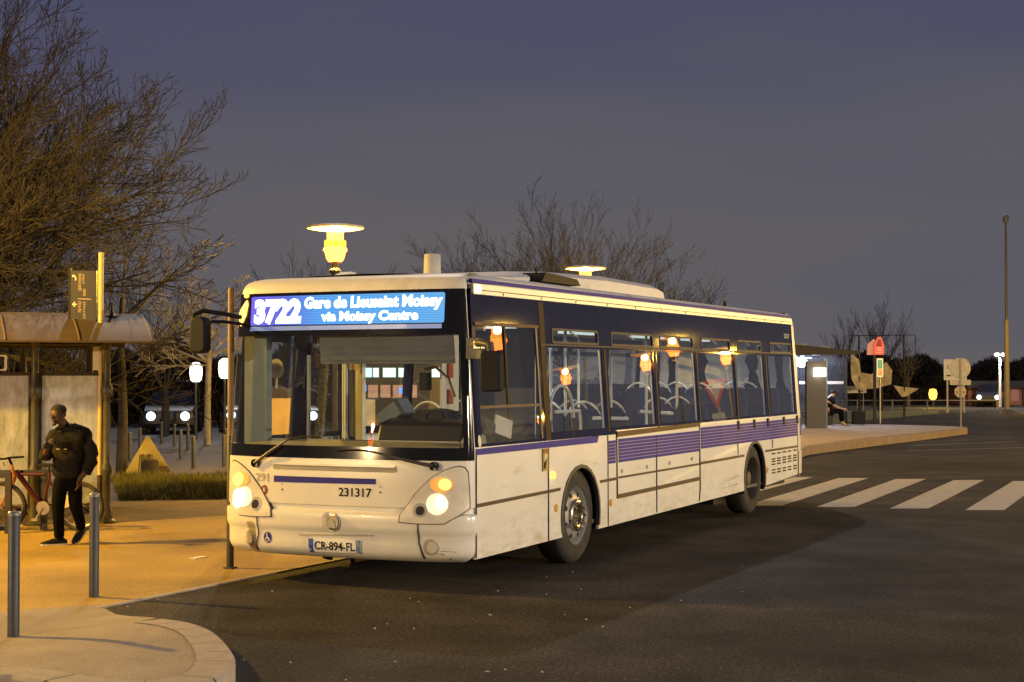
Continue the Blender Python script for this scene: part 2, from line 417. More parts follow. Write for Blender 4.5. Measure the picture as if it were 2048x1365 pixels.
while i < KE - 2:
    j = min(i + (4 if OUTS[i][0] > -4.2 else 7), KE)
    o_ = OUTS[i:j + 1]; n_ = INN[i:j + 1]; k = len(o_)
    def sh(p, q, f): return (p[0] + (q[0] - p[0]) * f, p[1] + (q[1] - p[1]) * f)
    o_ = [sh(o_[0], o_[1], .14)] + o_[1:-1] + [sh(o_[-1], o_[-2], .14)]; n_ = [sh(n_[0], n_[1], .14)] + n_[1:-1] + [sh(n_[-1], n_[-2], .14)]
    vs = [(a, b, ztop(a, b) + .004) for a, b in n_] + [(a, b, ztop(a, b)) for a, b in offset_path(o_, .02)] + [(a, b, max(.004, ztop(a, b) - .02)) for a, b in o_] + [(a, b, -0.02) for a, b in o_] + [(a, b, -0.02) for a, b in n_]
    fs = []
    for q in range(k - 1):
        for r_ in range(4): fs.append((r_ * k + q, r_ * k + q + 1, (r_ + 1) * k + q + 1, (r_ + 1) * k + q))
    fs.append(tuple(r_ * k for r_ in range(5))); fs.append(tuple(r_ * k + k - 1 for r_ in range(5)))
    mb.add(vs, fs); i = j
tag(mb.build('kerb', M_KERB), kind='structure')
# paved top of the corner
from mathutils.geometry import tessellate_polygon
inner = INN[:KE + 1] + OUTS[KE + 1:] + [(-1.7, 1.2), (-6, 4.0), (-9, 4.0)]
bm = bmesh.new()
f = bm.faces.new([bm.verts.new((a, b, 0)) for a, b in inner])
bmesh.ops.triangulate(bm, faces=[f]); bmesh.ops.subdivide_edges(bm, edges=list(bm.edges), cuts=3, use_grid_fill=True)
for v in bm.verts: v.co.z = ztop(v.co.x, v.co.y) - (0 if v.co.y < 1.0 else 0.006)
bmesh.ops.recalc_face_normals(bm, faces=bm.faces)
me = bpy.data.meshes.new('corner_pavement'); bm.to_mesh(me); bm.free(); me.materials.append(M_NOSE)
if sum(p.normal.z for p in me.polygons) < 0: me.flip_normals()
cp = bpy.data.objects.new('corner_pavement', me); COL.objects.link(cp); tag(cp, kind='structure')

# zebra crossing
M_PAINT = mat('worn_white_road_paint', (0.52, 0.49, 0.43), 0.75, var=0.12, scale=5, bump=0.3, bscale=90, dirt=((0.16, 0.14, 0.13), 0.62, 14))
mb = MB()
for k in range(-7, 5):
    ya = 0.07 - 1.015 * k; xa = 17.0 + 0.17 * k; yb = ya - 0.24; xb = 10.2 + 0.20 * k
    if k > 4: continue
    mb.add([(xa, ya, .004), (xa - .25, ya + .5, .004), (xb - .25, yb + .5, .004), (xb, yb, .004)], [(0, 1, 2, 3)])
o = mb.build('road_marking', M_PAINT, fix=False); tag(o, kind='structure')
mb = MB()
for (a, b, wd) in (((28.4, 0.6), (31.5, -1.9), .12), ((31.5, 1.0), (35.5, -1.2), .12), ((33.5, 1.6), (36, .2), .1), ((44, -1), (60, 1.0), .15), ((70, 3.5), (110, -5.5), .2)):
    a = Vector(a); b = Vector(b); d = (b - a).normalized(); n_ = Vector((-d.y, d.x)) * wd / 2
    mb.add([tuple(a + n_) + (.004,), tuple(a - n_) + (.004,), tuple(b - n_) + (.004,), tuple(b + n_) + (.004,)], [(0, 1, 2, 3)])
tag(mb.build('road_marking', mat('faint_line_paint', (0.22, 0.21, 0.19), .8)), kind='structure')

# platform island on the right with sloping kerb nose
PL = [(18.1, 7.45), (18.1, 2.0), (19.5, 1.6), (25.3, 2.3), (31.0, 1.9), (36.0, 1.45), (41.0, 1.1), (41.8, 1.25), (42.6, 2.2), (43.2, 3.6), (43.6, 5.6), (42, 7.0), (37, 7.4)]
mb = MB()
def hp(x): return 0.02 + 0.20 * max(0, min(1, (x - 21.5) / 3.5))
n_ = len(PL)
PLs = resample(PL + [PL[0]], 0.8)[:-1]; n_ = len(PLs)
cen = Vector((30, 4.2))
PLi = [tuple(Vector(p) + (cen - Vector(p)).normalized() * 0.25) for p in PLs]
mb.add([(a, b, 0) for a, b in PLs] + [(a, b, hp(a) - .02) for a, b in PLs] + [(a, b, hp(a)) for a, b in PLi],
       [(i, (i + 1) % n_, (i + 1) % n_ + n_, i + n_) for i in range(n_)] + [(i + n_, (i + 1) % n_ + n_, (i + 1) % n_ + 2 * n_, i + 2 * n_) for i in range(n_)])
tag(mb.build('kerb', mat('platform_kerb', (0.26, 0.20, 0.15), .8, var=.15, scale=3)), kind='structure')
mb = MB(); mb.add([(a, b, hp(a) + .001) for a, b in PLi], [tuple(range(n_))])
bm = bmesh.new(); f = bm.faces.new([bm.verts.new((a, b, hp(a) + .001)) for a, b in PLi]); bmesh.ops.triangulate(bm, faces=[f])
me = bpy.data.meshes.new('platform_pavement'); bm.to_mesh(me); bm.free(); me.materials.append(mat('platform_top', (0.42, 0.35, 0.28), .85, var=.12, scale=2, bump=.2))
if sum(p.normal.z for p in me.polygons) < 0: me.flip_normals()
o = bpy.data.objects.new('platform_pavement', me); COL.objects.link(o); tag(o, kind='structure')
sheet('verge', [(44, 8.2), (70, 7.2), (77, 8.5), (75, 14), (60, 16), (40, 14), (38, 9)], 0.006, mat('verge_grass', (0.22, 0.22, 0.05), .95, var=.35, scale=3))
sheet('far_road', [(44, 5.3), (150, -20), (150, 0), (84, 6.8), (71, 6.9), (56, 8), (44, 8.1)], 0.002, M_ASPH)

# =================================================================== STREET LAMPS
M_LAMPG = emis('sodium_lantern_glass', (1.0, 0.135, 0.014), 7.0, see=0.9)
M_LAMPB = emis('lantern_band', (1.0, 0.40, 0.02), 2.6, see=0.5)
M_LAMPD = mat('lamp_disc_enamel', (0.75, 0.70, 0.55), 0.5)
def make_lamp():
    t = thing('street_lamp', 'x', 'street lamp', group='sodium street lamps with round discs')
    mb = MB(); mb.lathe([(.09, 0), (.09, .9), (.06, 1.0), (.055, 3.85), (.11, 3.9), (.11, 3.94), (.07, 3.98), (.07, 4.1)], n=14, close=True); mb.build('pole', M_IRON, t, smooth=True)
    mb = MB(); mb.lathe([(.13, 4.1), (.17, 4.16), (.20, 4.28), (.235, 4.32), (.22, 4.37), (.185, 4.40)], n=20); g = mb.build('lantern', M_LAMPG, t, smooth=True, fix=True)
    mb = MB(); mb.lathe([(.205, 4.395), (.21, 4.45), (.205, 4.51)], n=20); mb.build('band', M_LAMPB, g, smooth=True)
    mb = MB(); mb.lathe([(.16, 4.51), (.16, 4.68)], n=20); mb.build('neck', M_LAMPG, g, smooth=True)
    mb = MB(); mb.lathe([(.0, 4.705), (.30, 4.705), (.545, 4.74), (.56, 4.765), (.545, 4.785), (.3, 4.82), (.02, 4.84), (.0, 4.84)], n=36); mb.build('disc', M_LAMPD, t, smooth=True)
    return t
L0 = make_lamp()
LAMPS = [((13.68, 8.52), 2600, SODIUM, 'tall lit sodium street lamp with a disc cap right above the bus front'),
         ((26.83, 8.81), 600, SODIUM, 'lit sodium street lamp whose disc shows just over the roof pod of the bus'),
         ((-1.6, 8.35), 3600, SODIUM, 'sodium street lamp beside the shelter that lights the orange pavement'),
         ((6.0, -30.0), 18500, WARM, 'added warm white lamp out of view across the road, lighting the bus side'),  # added unseen fill, set far off so the road stays dark
         ((-9.0, -27.0), 7000, WARM, 'added warm white lamp out of view across the road, lighting the bus front'),  # added unseen fill for the bus front and near road
         ((24.5, -12.5), 300, WARM, 'sodium street lamp mirrored in the side windows of the bus'),
         ((38.0, -12.5), 250, WARM, 'farther sodium street lamp mirrored in the bus windows'),
         ((-16.9, 8.2), 6600, (1.0, .75, .43), 'sodium street lamp ahead of the bus that lights its front'),
         ((46.0, -20.0), 400, WARM, 'sodium street lamp mirrored in the bus windows, nearer than the one in the far field'),
         ((44.6, -16.0), 120, WARM, 'sodium street lamp mirrored in the middle bus windows, left one of a close pair'),
         ((48.5, -14.0), 120, WARM, 'sodium street lamp mirrored in the middle bus windows, right one of a close pair'),
         ((98.0, -45.0), 120, WARM, 'sodium street lamp out in the far field, mirrored small in the bus windows')]
for i, (xy, pw, c, lb) in enumerate(LAMPS):
    o = L0 if i == 0 else copy_tree(L0)
    put(o, (xy[0], xy[1], .06 if i == 1 else 0), 0, lb)
    lamp_light('lamp_bulb', (0, 0, 4.62), pw, c, 0.10, o)
orange_far = None

# =================================================================== BUS
BUS = thing('city_bus', 'white city bus with purple stripes and a lit number board pulled up at the kerb', 'bus')
XC = 0.30; NN = 2.4
def hw(z, s=-1):
    b = 1.27 if s < 0 else 1.31
    return b - 0.0667 * max(0, z - 1.2)
def cz(z): return 0 if z < 1.0 else min(0.2, (z - 1.0) * 0.2 / 1.7)
PROF = [(.26, -.10), (.285, -.05), (.32, -.012), (.36, 0), (.485, 0.0), (.535, .022), (.655, .026), (.672, .020), (.685, -.014), (.725, -.016), (.738, 0.0), (3, 0)]
def prof(z):
    for (a, pa), (b, pb) in zip(PROF, PROF[1:]):
        if z <= b:
            return pa + (pb - pa) * max(0, (z - a)) / (b - a)
    return 0
def FC(y, z, off=0.0): return FR(y, z, off + (.026 if z < .66 else max(.003, .026 - (z - .66) * .26)), False)
def FR(y, z, off=0.0, usep=True):
    s = 1 if y > 0 else -1; h = hw(z, s); t = min(.9995, abs(y) / h); c = cz(z)
    g = (1 - t ** NN) ** (1 / NN)
    x = c + (XC - c) * (1 - g)
    sl = (XC - c) / h * (t ** (NN - 1)) * (1 - t ** NN) ** (1 / NN - 1)
    nn = Vector((-1, s * sl, 0)).normalized()
    o = off + (prof(z) if usep else 0)
    return Vector((x, y, z)) + nn * o
def SD(x, z, off=0.0): return Vector((x, -(hw(z, -1) + off), z))
def SR(x, z, off=0.0): return Vector((x, (hw(z, 1) + off), z))
def front_grid(rows, n=64, tmax=1.0, shift=0.0):
    mb = MB(); vs = []
    for z in rows:
        for i in range(n + 1):
            a = (-1 + 2 * i / n) * pi / 2 * tmax; s = 1 if a > 0 else -1
            y = s * (hw(z, s)) * (abs(sin(a)) ** (2 / NN)); vs.append(FR(y, z, shift))
    fs = []
    for r_ in range(len(rows) - 1):
        for i in range(n): fs.append((r_ * (n + 1) + i, r_ * (n + 1) + i + 1, (r_ + 1) * (n + 1) + i + 1, (r_ + 1) * (n + 1) + i))
    mb.add(vs, fs); return mb
rows = [.26, .27, .285, .30, .32, .34, .36, .42, .485, .50, .52, .54, .56, .60, .655, .662, .672, .685, .70, .725, .738, .76, .82, .9, 1.0, 1.08, 1.15]
front_grid(rows).build('front_panel', M_FRONT, BUS, smooth=True, fix=True)
# windscreen and its black border
ws = front_grid([1.15 + i * (2.26 - 1.15) / 12 for i in range(13)], tmax=.955).build('windscreen', M_WSGLASS, BUS, smooth=True, fix=True)
def fstrip(a0, a1, zs, off, name, m, par, n=64):
    mb = MB(); vs = []
    for z in zs:
        for i in range(n + 1):
            a = (a0 + (a1 - a0) * i / n) * pi / 2; s = 1 if a > 0 else -1
            y = s * hw(z, s) * (abs(sin(a)) ** (2 / NN)); vs.append(FR(y, z, off))
    k = n + 1; fs = [(r_ * k + i, r_ * k + i + 1, (r_ + 1) * k + i + 1, (r_ + 1) * k + i) for r_ in range(len(zs) - 1) for i in range(n)]
    mb.add(vs, fs); return mb.build(name, m, par, smooth=True, fix=True)
fstrip(-.955, .955, [1.15, 1.20, 1.262], .004, 'border', M_GLOSSBLACK, ws)
zz = [1.262 + i * (2.26 - 1.262) / 8 for i in range(9)]
fstrip(-.955, -.78, zz, .004, 'border', M_GLOSSBLACK, ws, 8)
fstrip(.90, .955, zz, .004, 'border', M_GLOSSBLACK, ws, 6)
# white corner posts
zz = [1.15 + i * (2.66 - 1.15) / 8 for i in range(9)]
for a0, a1 in ((-1, -.955), (.955, 1)):
    fstrip(a0, a1, zz, 0.002, 'corner_post', M_WHITE, BUS, 4)
# dark head band with the number board
band = fstrip(-.955, .955, [2.26, 2.35, 2.45, 2.55, 2.66], .002, 'display_panel', M_GLOSSBLACK, BUS)
scr = bpy.data.materials.new('led_screen'); scr.use_nodes = True
t = scr.node_tree; t.nodes.clear(); o = t.nodes.new('ShaderNodeOutputMaterial'); em = t.nodes.new('ShaderNodeEmission')
co = t.nodes.new('ShaderNodeTexCoord'); sp_ = t.nodes.new('ShaderNodeSeparateXYZ'); t.links.new(co.outputs['Object'], sp_.inputs[0])
mr = t.nodes.new('ShaderNodeMapRange'); mr.inputs['From Min'].default_value = -1.0; mr.inputs['From Max'].default_value = 1.05
t.links.new(sp_.outputs[1], mr.inputs[0]); rp = t.nodes.new('ShaderNodeValToRGB'); t.links.new(mr.outputs[0], rp.inputs[0])
rp.color_ramp.elements[0].color = (0.10, 0.30, 0.58, 1); rp.color_ramp.elements[0].position = 0.0
rp.color_ramp.elements[1].color = (0.14, 0.10, 0.62, 1); rp.color_ramp.elements[1].position = 1.0
e = rp.color_ramp.elements.new(.62); e.color = (0.08, 0.26, 0.60, 1); e = rp.color_ramp.elements.new(.8); e.color = (0.09, 0.12, 0.5, 1)
vz = t.nodes.new('ShaderNodeMath'); vz.operation = 'SINE'; vm = t.nodes.new('ShaderNodeMath'); vm.operation = 'MULTIPLY'; vm.inputs[1].default_value = 420
t.links.new(sp_.outputs[2], vm.inputs[0]); t.links.new(vm.outputs[0], vz.inputs[0])
mr3 = t.nodes.new('ShaderNodeMapRange'); mr3.inputs['From Min'].default_value = -1; mr3.inputs['To Min'].default_value = 1.0; mr3.inputs['To Max'].default_value = 1.7
t.links.new(vz.outputs[0], mr3.inputs[0]); t.links.new(mr3.outputs[0], em.inputs[1])
t.links.new(rp.outputs[0], em.inputs[0]); t.links.new(em.outputs[0], o.inputs[0])
sc_ = patch(rrect(-1.0, 2.36, 1.045, 2.63, .02), FR, .008, .006, cuts=5).build('led_screen', scr, band)
M_LEDW = emis('led_white', (0.80, 0.95, 1.0), 2.4); M_LEDV = emis('led_violet_white', (0.85, 0.80, 1.0), 2.2)
M_LEDL = emis('display_ledge_glow', (0.10, 0.22, 0.5), 0.8)
patch([(-.98, 2.31), (1.05, 2.31), (1.04, 2.35), (-.98, 2.35)], FR, .008, .006, cuts=5).build('ledge', mat('display_ledge', (.1, .16, .35), .3, emit=.35, emcol=(.15, .3, .8)), band)
def fn_front(u, v, off): return FR(u, v, off)
text_patch('route_number', '3722', (1.0, 2.365, .455, 2.605), FR, .014, M_LEDV, band, bold=.075)
text_patch('destination', 'Gare de Lieusaint Moissy', (.43, 2.475, -.985, 2.615), FR, .014, M_LEDW, band, bold=.055)
text_patch('destination', 'via Moissy Centre', (.24, 2.362, -.76, 2.478), FR, .014, M_LEDW, band, bold=.055)
# roof cap (front), roof, gutter
capr = [(2.66, .20, 1.0), (2.70, .205, .995), (2.735, .22, .985), (2.765, .25, .97), (2.79, .31, .95), (2.81, .42, .92), (2.825, .62, .87), (2.835, .95, .80)]
mb = MB(); vs = []; n = 48
for (z, c, k) in capr:
    for i in range(n + 1):
        a = (-1 + 2 * i / n) * pi / 2; s = 1 if a > 0 else -1
        y = s * hw(2.68, s) * k * (abs(sin(a)) ** (2 / NN)); xc = max(XC + .01, c + .12)
        vs.append((c + (xc - c) * (1 - (abs(cos(a)) ** (2 / NN))), y, z))
fs = [(r_ * (n + 1) + i, r_ * (n + 1) + i + 1, (r_ + 1) * (n + 1) + i + 1, (r_ + 1) * (n + 1) + i) for r_ in range(len(capr) - 1) for i in range(n)]
mb.add(vs, fs); mb.build('roof_cap', M_ROOF, BUS, smooth=True, fix=True)
mb = MB(); RX = [.42, .95, 3, 6, 9, 11.0]; vs = []
cs = [(-1.165, 2.70), (-1.155, 2.765), (-1.10, 2.80), (-.95, 2.825), (-.5, 2.85), (0, 2.86), (.5, 2.85), (.95, 2.825), (1.12, 2.80), (1.18, 2.765), (1.19, 2.70)]
for x in RX:
    for (y, z) in cs: vs.append((x, y * (0.97 if x < .5 else 1), z - (.03 if x < .5 else 0)))
k = len(cs); fs = [(a * k + b, a * k + b + 1, (a + 1) * k + b + 1, (a + 1) * k + b) for a in range(len(RX) - 1) for b in range(k - 1)]
mb.add(vs, fs); roof = mb.build('roof', M_ROOF, BUS, smooth=True, fix=True)
g = patch([(.40, 2.615), (10.95, 2.64), (10.95, 2.735), (.40, 2.715)], SD, .022, .03).build('gutter', M_WHITE, roof, bevel=.006)
patch([(.40, 2.722), (10.95, 2.742), (10.95, 2.775), (.40, 2.755)], SD, .012, .03).build('blue_edge', M_PURPLE, roof)
patch([(.45, 2.652), (10.9, 2.672), (10.9, 2.680), (.45, 2.660)], SD, .026, .006).build('gutter_line', M_BROWN, g)
patch([(.40, 2.615), (10.95, 2.64), (10.95, 2.735), (.40, 2.715)], SR, .022, .03).build('gutter', M_WHITE, roof)
for i in range(12):
    xx = 1.0 + i * .85
    patch(circ(xx, 2.635 + .0024 * xx, .010, n=8), SD, .028, .004).build('gutter_screw', M_BROWN, g)
# roof pod, hatch, tank, small fin
PODX = [1.9, 2.9, 4.5, 6.15, 6.35]; PODZ = [2.865, 2.99, 3.04, 3.02, 2.97]
mb = MB(); vs = []
for x, z in zip(PODX, PODZ):
    for (y, f_) in ((-.84, 0), (-.82, .62), (-.72, .90), (-.3, 1), (.3, 1), (.72, .90), (.82, .62), (.84, 0)):
        vs.append((x, y, 2.83 + (z - 2.83) * f_))
fs = [(a * 8 + b, a * 8 + b + 1, (a + 1) * 8 + b + 1, (a + 1) * 8 + b) for a in range(4) for b in range(7)] + [tuple(range(8)), tuple(range(32, 40))]
mb.add(vs, fs); mb.build('roof_pod', M_ROOF, BUS, smooth=True)
mb = MB(); mb.prism([(2.35, 2.84), (3.35, 2.84), (3.25, 2.905), (2.45, 2.935)], -.98, -.72, 'xz'); mb.build('roof_hatch', M_BLACK, BUS)
mb = MB(); mb.tube([(2.75, -.75, 2.9), (2.75, -.72, 3.0), (2.85, -.7, 3.03)], .012, 6); mb.build('cable', M_BLACK, BUS)
mb = MB(); mb.lathe([(.092, 2.82), (.088, 2.95), (.083, 3.10), (.075, 3.115), (0.0, 3.118)], (1.9, .03, 0), n=20); mb.build('roof_vent', M_LGREY, BUS, smooth=True)
mb = MB(); mb.prism([(.75, 2.80), (1.2, 2.80), (1.2, 2.90), (1.12, 2.905)], .50, .62, 'xz'); mb.build('roof_fin', M_ROOF, BUS)
mb = MB(); mb.lathe([(.03, 2.80), (.025, 2.9), (.0, 2.93)], (8.9, -.8, 0), n=8); mb.build('aerial', M_BLACK, BUS)

# side skirts and panels (near side), wheel arches
FWX, RWX, WR = 2.65, 8.75, .505
def arch(cx, r, z0, n=14):
    a0 = math.asin(max(-1, min(1, (z0 - .485) / r)))
    return [(cx + r * cos(a), .485 + r * sin(a)) for a in [pi - a0 - (pi - 2 * a0) * i / n for i in range(n + 1)]]
def zb(x): return .285 + (x - .3) * .0075 + (max(0, x - 10.2) * .06)
def side_outline(top_front, top_rear):
    pts = [(.295, zb(.3))]
    pts += arch(FWX, WR, zb(2.2)); pts += arch(RWX, WR, zb(8.2))
    pts += [(10.98, zb(10.98)), (10.98, top_rear), (3.62, top_rear), (3.62, top_front), (.295, top_front)]
    return pts
NEAR = side_outline(1.262, 1.305)
patch(NEAR, SD, 0, .03).build('side_panel', M_WHITE, BUS, fix=True)
patch(NEAR, SR, 0, .03).build('side_panel', M_WHITE, BUS, fix=True)
# arch liners
for cx in (FWX, RWX):
    for s in (-1, 1):
        mb = MB(); A = arch(cx, WR + .01, .3); vs = [(x, s * 1.262, z) for x, z in A] + [(x, s * .80, z) for x, z in A]; k = len(A)
        fs = [(i, i + 1, i + 1 + k, i + k) for i in range(k - 1)] + [tuple(range(k, 2 * k))]
        mb.add(vs, fs); mb.build('wheel_arch', M_BLACK, BUS)
    A = arch(cx, WR + .004, .34); B = arch(cx, WR - .03, .34)
    mb = patch(A + B[::-1], SD, .012, .04); mb.build('arch_trim', M_DARKGREY, BUS)
# black window bands with openings
WINS = [(1.95, 3.37), (3.51, 4.89), (5.06, 6.40), (6.53, 7.98), (8.09, 9.36), (9.62, 10.87)]
VENTS = [(2.10, 3.27), (3.66, 4.93), (5.18, 6.34), (6.69, 7.84), (8.21, 9.27), (9.75, 10.81)]
def holes(wins, vents, zlo):
    return [[(a, zlo), (b, zlo), (b, 2.165), (a, 2.165)] for a, b in wins] + [[(a, 2.222), (b, 2.222), (b, 2.345), (a, 2.345)] for a, b in vents]
bandpoly = [(.335, 1.262), (3.62, 1.262), (3.62, 1.305), (10.96, 1.305), (10.96, 2.64), (.36, 2.615)]
DW = [(.42, 1.29), (1.735, 1.29), (1.735, 2.345), (.42, 2.345)]
nb = patch(bandpoly, SD, 0.002, .03, holes=[DW] + holes(WINS, VENTS, 1.34)).build('window_band', M_NAVY, BUS)
FW_ = [(2.40, 3.50), (3.68, 4.88), (6.53, 7.98), (8.09, 9.36), (9.62, 10.87)]
FV = [(2.50, 3.40), (3.75, 4.8), (6.69, 7.84), (8.21, 9.27), (9.75, 10.81)]
DOORS = [(.72, 2.20), (5.05, 6.30)]
fb = patch([(.34, 1.262), (3.62, 1.262), (3.62, 1.305), (10.96, 1.305), (10.96, 2.64), (.36, 2.615)], SR, .002, .03, holes=holes(FW_, FV, 1.34) + [[(.74, 1.30), (1.24, 1.30), (1.24, 2.22), (.74, 2.22)], [(1.52, 1.30), (2.17, 1.30), (2.17, 2.22), (1.52, 2.22)]] + [[(5.1, 1.33), (5.62, 1.33), (5.62, 2.3), (5.1, 2.3)], [(5.74, 1.33), (6.25, 1.33), (6.25, 2.3), (5.74, 2.3)]]).build('window_band', M_NAVY, BUS)
M_BLUEFR = mat('blue_window_edge', (0.05, 0.09, 0.32), .35)
for i, (a, b) in enumerate(WINS):
    p = patch([(a - .01, 1.33), (b + .01, 1.33), (b + .01, 2.175), (a - .01, 2.175)], SD, -.004, 0).build('window', M_GLASS, BUS)
    if i in (0, 1, 2, 4, 5):
        patch([(b - .075, 1.34), (b - .01, 1.34), (b - .01, 2.16), (b - .075, 2.16)], SD, -.012, .006).build('edge_strip', M_BLUEFR, p)
for a, b in VENTS:
    p = patch([(a, 2.222), (b, 2.222), (b, 2.345), (a, 2.345)], SD, -.004, 0).build('vent_window', M_GLASS, BUS)
    o_ = rrect(a - .015, 2.207, b + .015, 2.36, .03); i_ = rrect(a + .008, 2.23, b - .008, 2.337, .022)
    mb = patch(o_, SD, .008, .008, holes=[i_[::-1]]); mb.build('vent_frame', mat('vent_frame_grey', (.07, .065, .07), .6, spec=.2), p)
    mb = MB(); mb.tube([SD((a + b) / 2 - .08, 2.33, -.02), SD((a + b) / 2 + .1, 2.29, -.02)], .01, 6); mb.build('latch', M_HAND, p)
for a, b in FW_:
    patch([(a - .01, 1.33), (b + .01, 1.33), (b + .01, 2.175), (a - .01, 2.175)], SR, -.004, 0).build('window', M_GLASS, BUS)
for a, b in FV: patch([(a, 2.222), (b, 2.222), (b, 2.345), (a, 2.345)], SR, -.004, 0).build('vent_window', M_GLASS, BUS)
for a, b in ((.74, 1.24), (1.52, 2.17), (5.1, 5.62), (5.74, 6.25)):
    d = patch([(a - .03, .36), (b + .03, .36), (b + .03, 1.31), (a - .03, 1.31)], SR, .006, .02, holes=[[(a + .03, .5), (b - .03, .5), (b - .03, 1.27), (a + .03, 1.27)]]).build('door', M_NAVY, BUS)
    patch([(a, .5), (b, .5), (b, 2.3), (a, 2.3)], SR, -.006, 0).build('door_glass', M_GLASS, d)
# driver's window
p = patch([(.42, 1.29), (1.735, 1.29), (1.735, 2.345), (.42, 2.345)], SD, -.006, 0).build('driver_window', M_GLASS, BUS)
mb = patch([(.40, 2.34), (1.76, 2.345), (1.76, 2.375), (.40, 2.37)], SD, .014, .02); mb.build('window_frame', mat('brown_frame', (.12, .075, .05), .6, spec=.2), p)
patch([(.42, 1.60), (1.735, 1.60), (1.735, 1.625), (.42, 1.625)], SD, .008, .02).build('window_frame', mat('pale_frame', (.13, .10, .07), .6, spec=.2), p)
patch([(1.0, 1.60), (1.035, 1.60), (1.035, 2.345), (1.0, 2.345)], SD, .006, .02).build('window_frame', M_BLACK, p)
patch([(1.70, 1.29), (1.735, 1.29), (1.735, 2.345), (1.70, 2.345)], SD, .006, .02).build('window_frame', M_DARKGREY, p)
patch([(1.80, 1.265), (1.92, 1.265), (1.92, 2.60), (1.80, 2.60)], SD, .006, .01).build('window_pillar', mat('brown_black_pillar', (.02, .014, .012), .6, spec=.15), BUS)
for xx in (3.44, 4.975, 6.465, 8.035, 9.49):
    patch([(xx - .022, 1.30), (xx + .022, 1.30), (xx + .022, 2.17), (xx - .022, 2.17)], SD, .006, .01).build('window_pillar', M_BLACK, BUS)
patch([(1.8, 2.183), (10.92, 2.195), (10.92, 2.212), (1.8, 2.200)], SD, .010, .01).build('window_rail', mat('rail_grey', (.05, .05, .06), .6, spec=.2), BUS)
patch(circ(.375, 1.315, .030, .055), SD, .006, .006).build('round_sticker', M_WSIGN, BUS)
# stripes, grooves and panel seams
patch([(.30, 1.195), (3.08, 1.195), (3.13, 1.262), (.30, 1.25)], SD, .006, .008).build('purple_stripe', M_PURPLE, BUS)
def bands(x0, x1, z0, z1, n=7):
    bk = patch([(x0, z0), (x1, z0), (x1, z1), (x0, z1)], SD, .0045, .006).build('stripe_block', M_PURPLE, BUS)
    pt = (z1 - z0) / n; mb = MB()
    for i in range(1, n):
        z = z0 + pt * i; q = patch([(x0, z - .0045), (x1, z - .0045), (x1, z + .0045), (x0, z + .0045)], SD, .009, .005); mb.add(q.v, q.f)
    mb.build('pale_lines', M_LILAC, bk)
bands(3.385, 3.60, .958, 1.20); bands(3.69, 6.38, .958, 1.21); bands(6.46, 10.95, .985, 1.245)
def strip(name, pts, m=None, off=.006, th=.02): patch(pts, SD, off, th).build(name, m or M_BROWN, BUS)
strip('groove', [(.30, .735), (2.13, .762), (2.13, .792), (.30, .768)])
strip('groove', [(3.16, .77), (3.64, .775), (3.64, .805), (3.16, .80)])
strip('groove', [(3.69, .785), (6.39, .788), (6.39, .812), (3.69, .808)])
strip('groove', [(6.45, .79), (8.25, .80), (8.25, .832), (6.45, .822)])
strip('groove', [(9.25, .815), (10.96, .81), (10.96, .84), (9.25, .845)])
strip('groove', [(3.66, .572), (6.42, .60), (6.42, .645), (3.66, .617)])
strip('rub_rail', [(3.64, 1.232), (6.39, 1.262), (6.39, 1.312), (3.64, 1.29)], mat('bronze_rail', (.10, .06, .03), .6, spec=.2), .014, .02)
strip('seam', [(3.63, .575), (3.665, .575), (3.655, 1.30), (3.62, 1.30)], M_BLACK)
strip('seam', [(6.39, .50), (6.43, .50), (6.43, 1.32), (6.39, 1.32)], M_BLACK)
strip('seam', [(6.36, .345), (6.385, .345), (6.43, .50), (6.39, .50)], M_BLACK)
M_SEAM = mat('panel_seam', (.10, .085, .07), .7)
for xx, z0, z1 in ((1.84, .30, 1.19), (3.38, .31, 1.26), (4.86, .33, .955), (4.86, .33, 1.2), (7.97, .84, 1.30), (9.6, .86, .98), (1.84, .30, .7)):
    strip('seam', [(xx - .005, z0), (xx + .005, z0), (xx + .005, z1), (xx - .005, z1)], M_SEAM, .0105, .014)
strip('seam', [(10.965, .37), (10.98, .37), (10.98, 1.30), (10.965, 1.30)], M_SEAM)
strip('seam', [(.296, .29), (.306, .29), (.306, 1.20), (.296, 1.20)], M_SEAM)
gr = MB()
for cxx in (9.66, 9.93, 10.22, 10.5, 10.80):
    for zz_ in (.775, .70, .665, .625, .545, .505):
        q = patch([(cxx - .085, zz_ - .010), (cxx + .085, zz_ - .010), (cxx + .085, zz_ + .010), (cxx - .085, zz_ + .010)], SD, .006, .006); gr.add(q.v, q.f)
gr.build('grille', M_BLACK, BUS)
for xx in (7.99, 8.72, 9.38, 10.2, 10.93):
    patch([(xx - .04, 1.17), (xx + .04, 1.17), (xx + .03, 1.285), (xx - .03, 1.285)], SD, .018, .02).build('hinge', M_BLACK, BUS)
for xx, zz_ in ((3.78, .86), (4.55, .865), (5.3, .87), (6.1, .88)):
    patch(circ(xx, zz_, .022, n=12), SD, .012, .01).build('lock', M_GALV, BUS)
for xx, zz_ in ((2.02, .60), (3.45, .545), (9.33, .56)):
    patch(circ(xx, zz_, .03, .04, n=12), SD, .014, .014).build('amber_reflector', mat('amber_reflector', (.75, .40, .06), .2), BUS)
patch(circ(1.93, .925, .032, .035), SD, .03, .03).build('side_marker', M_ORANGE, BUS)
patch(circ(.47, 2.665, .035, .035), SD, .05, .03).build('side_marker', emis('warm_marker', (1, .70, .42), 3.5), BUS)
stk = patch([(1.70, .975), (1.82, .975), (1.82, 1.19), (1.70, 1.19)], SD, .013, .008).build('warning_sticker', mat('yellow_sticker', (.38, .27, .06), .5), BUS)
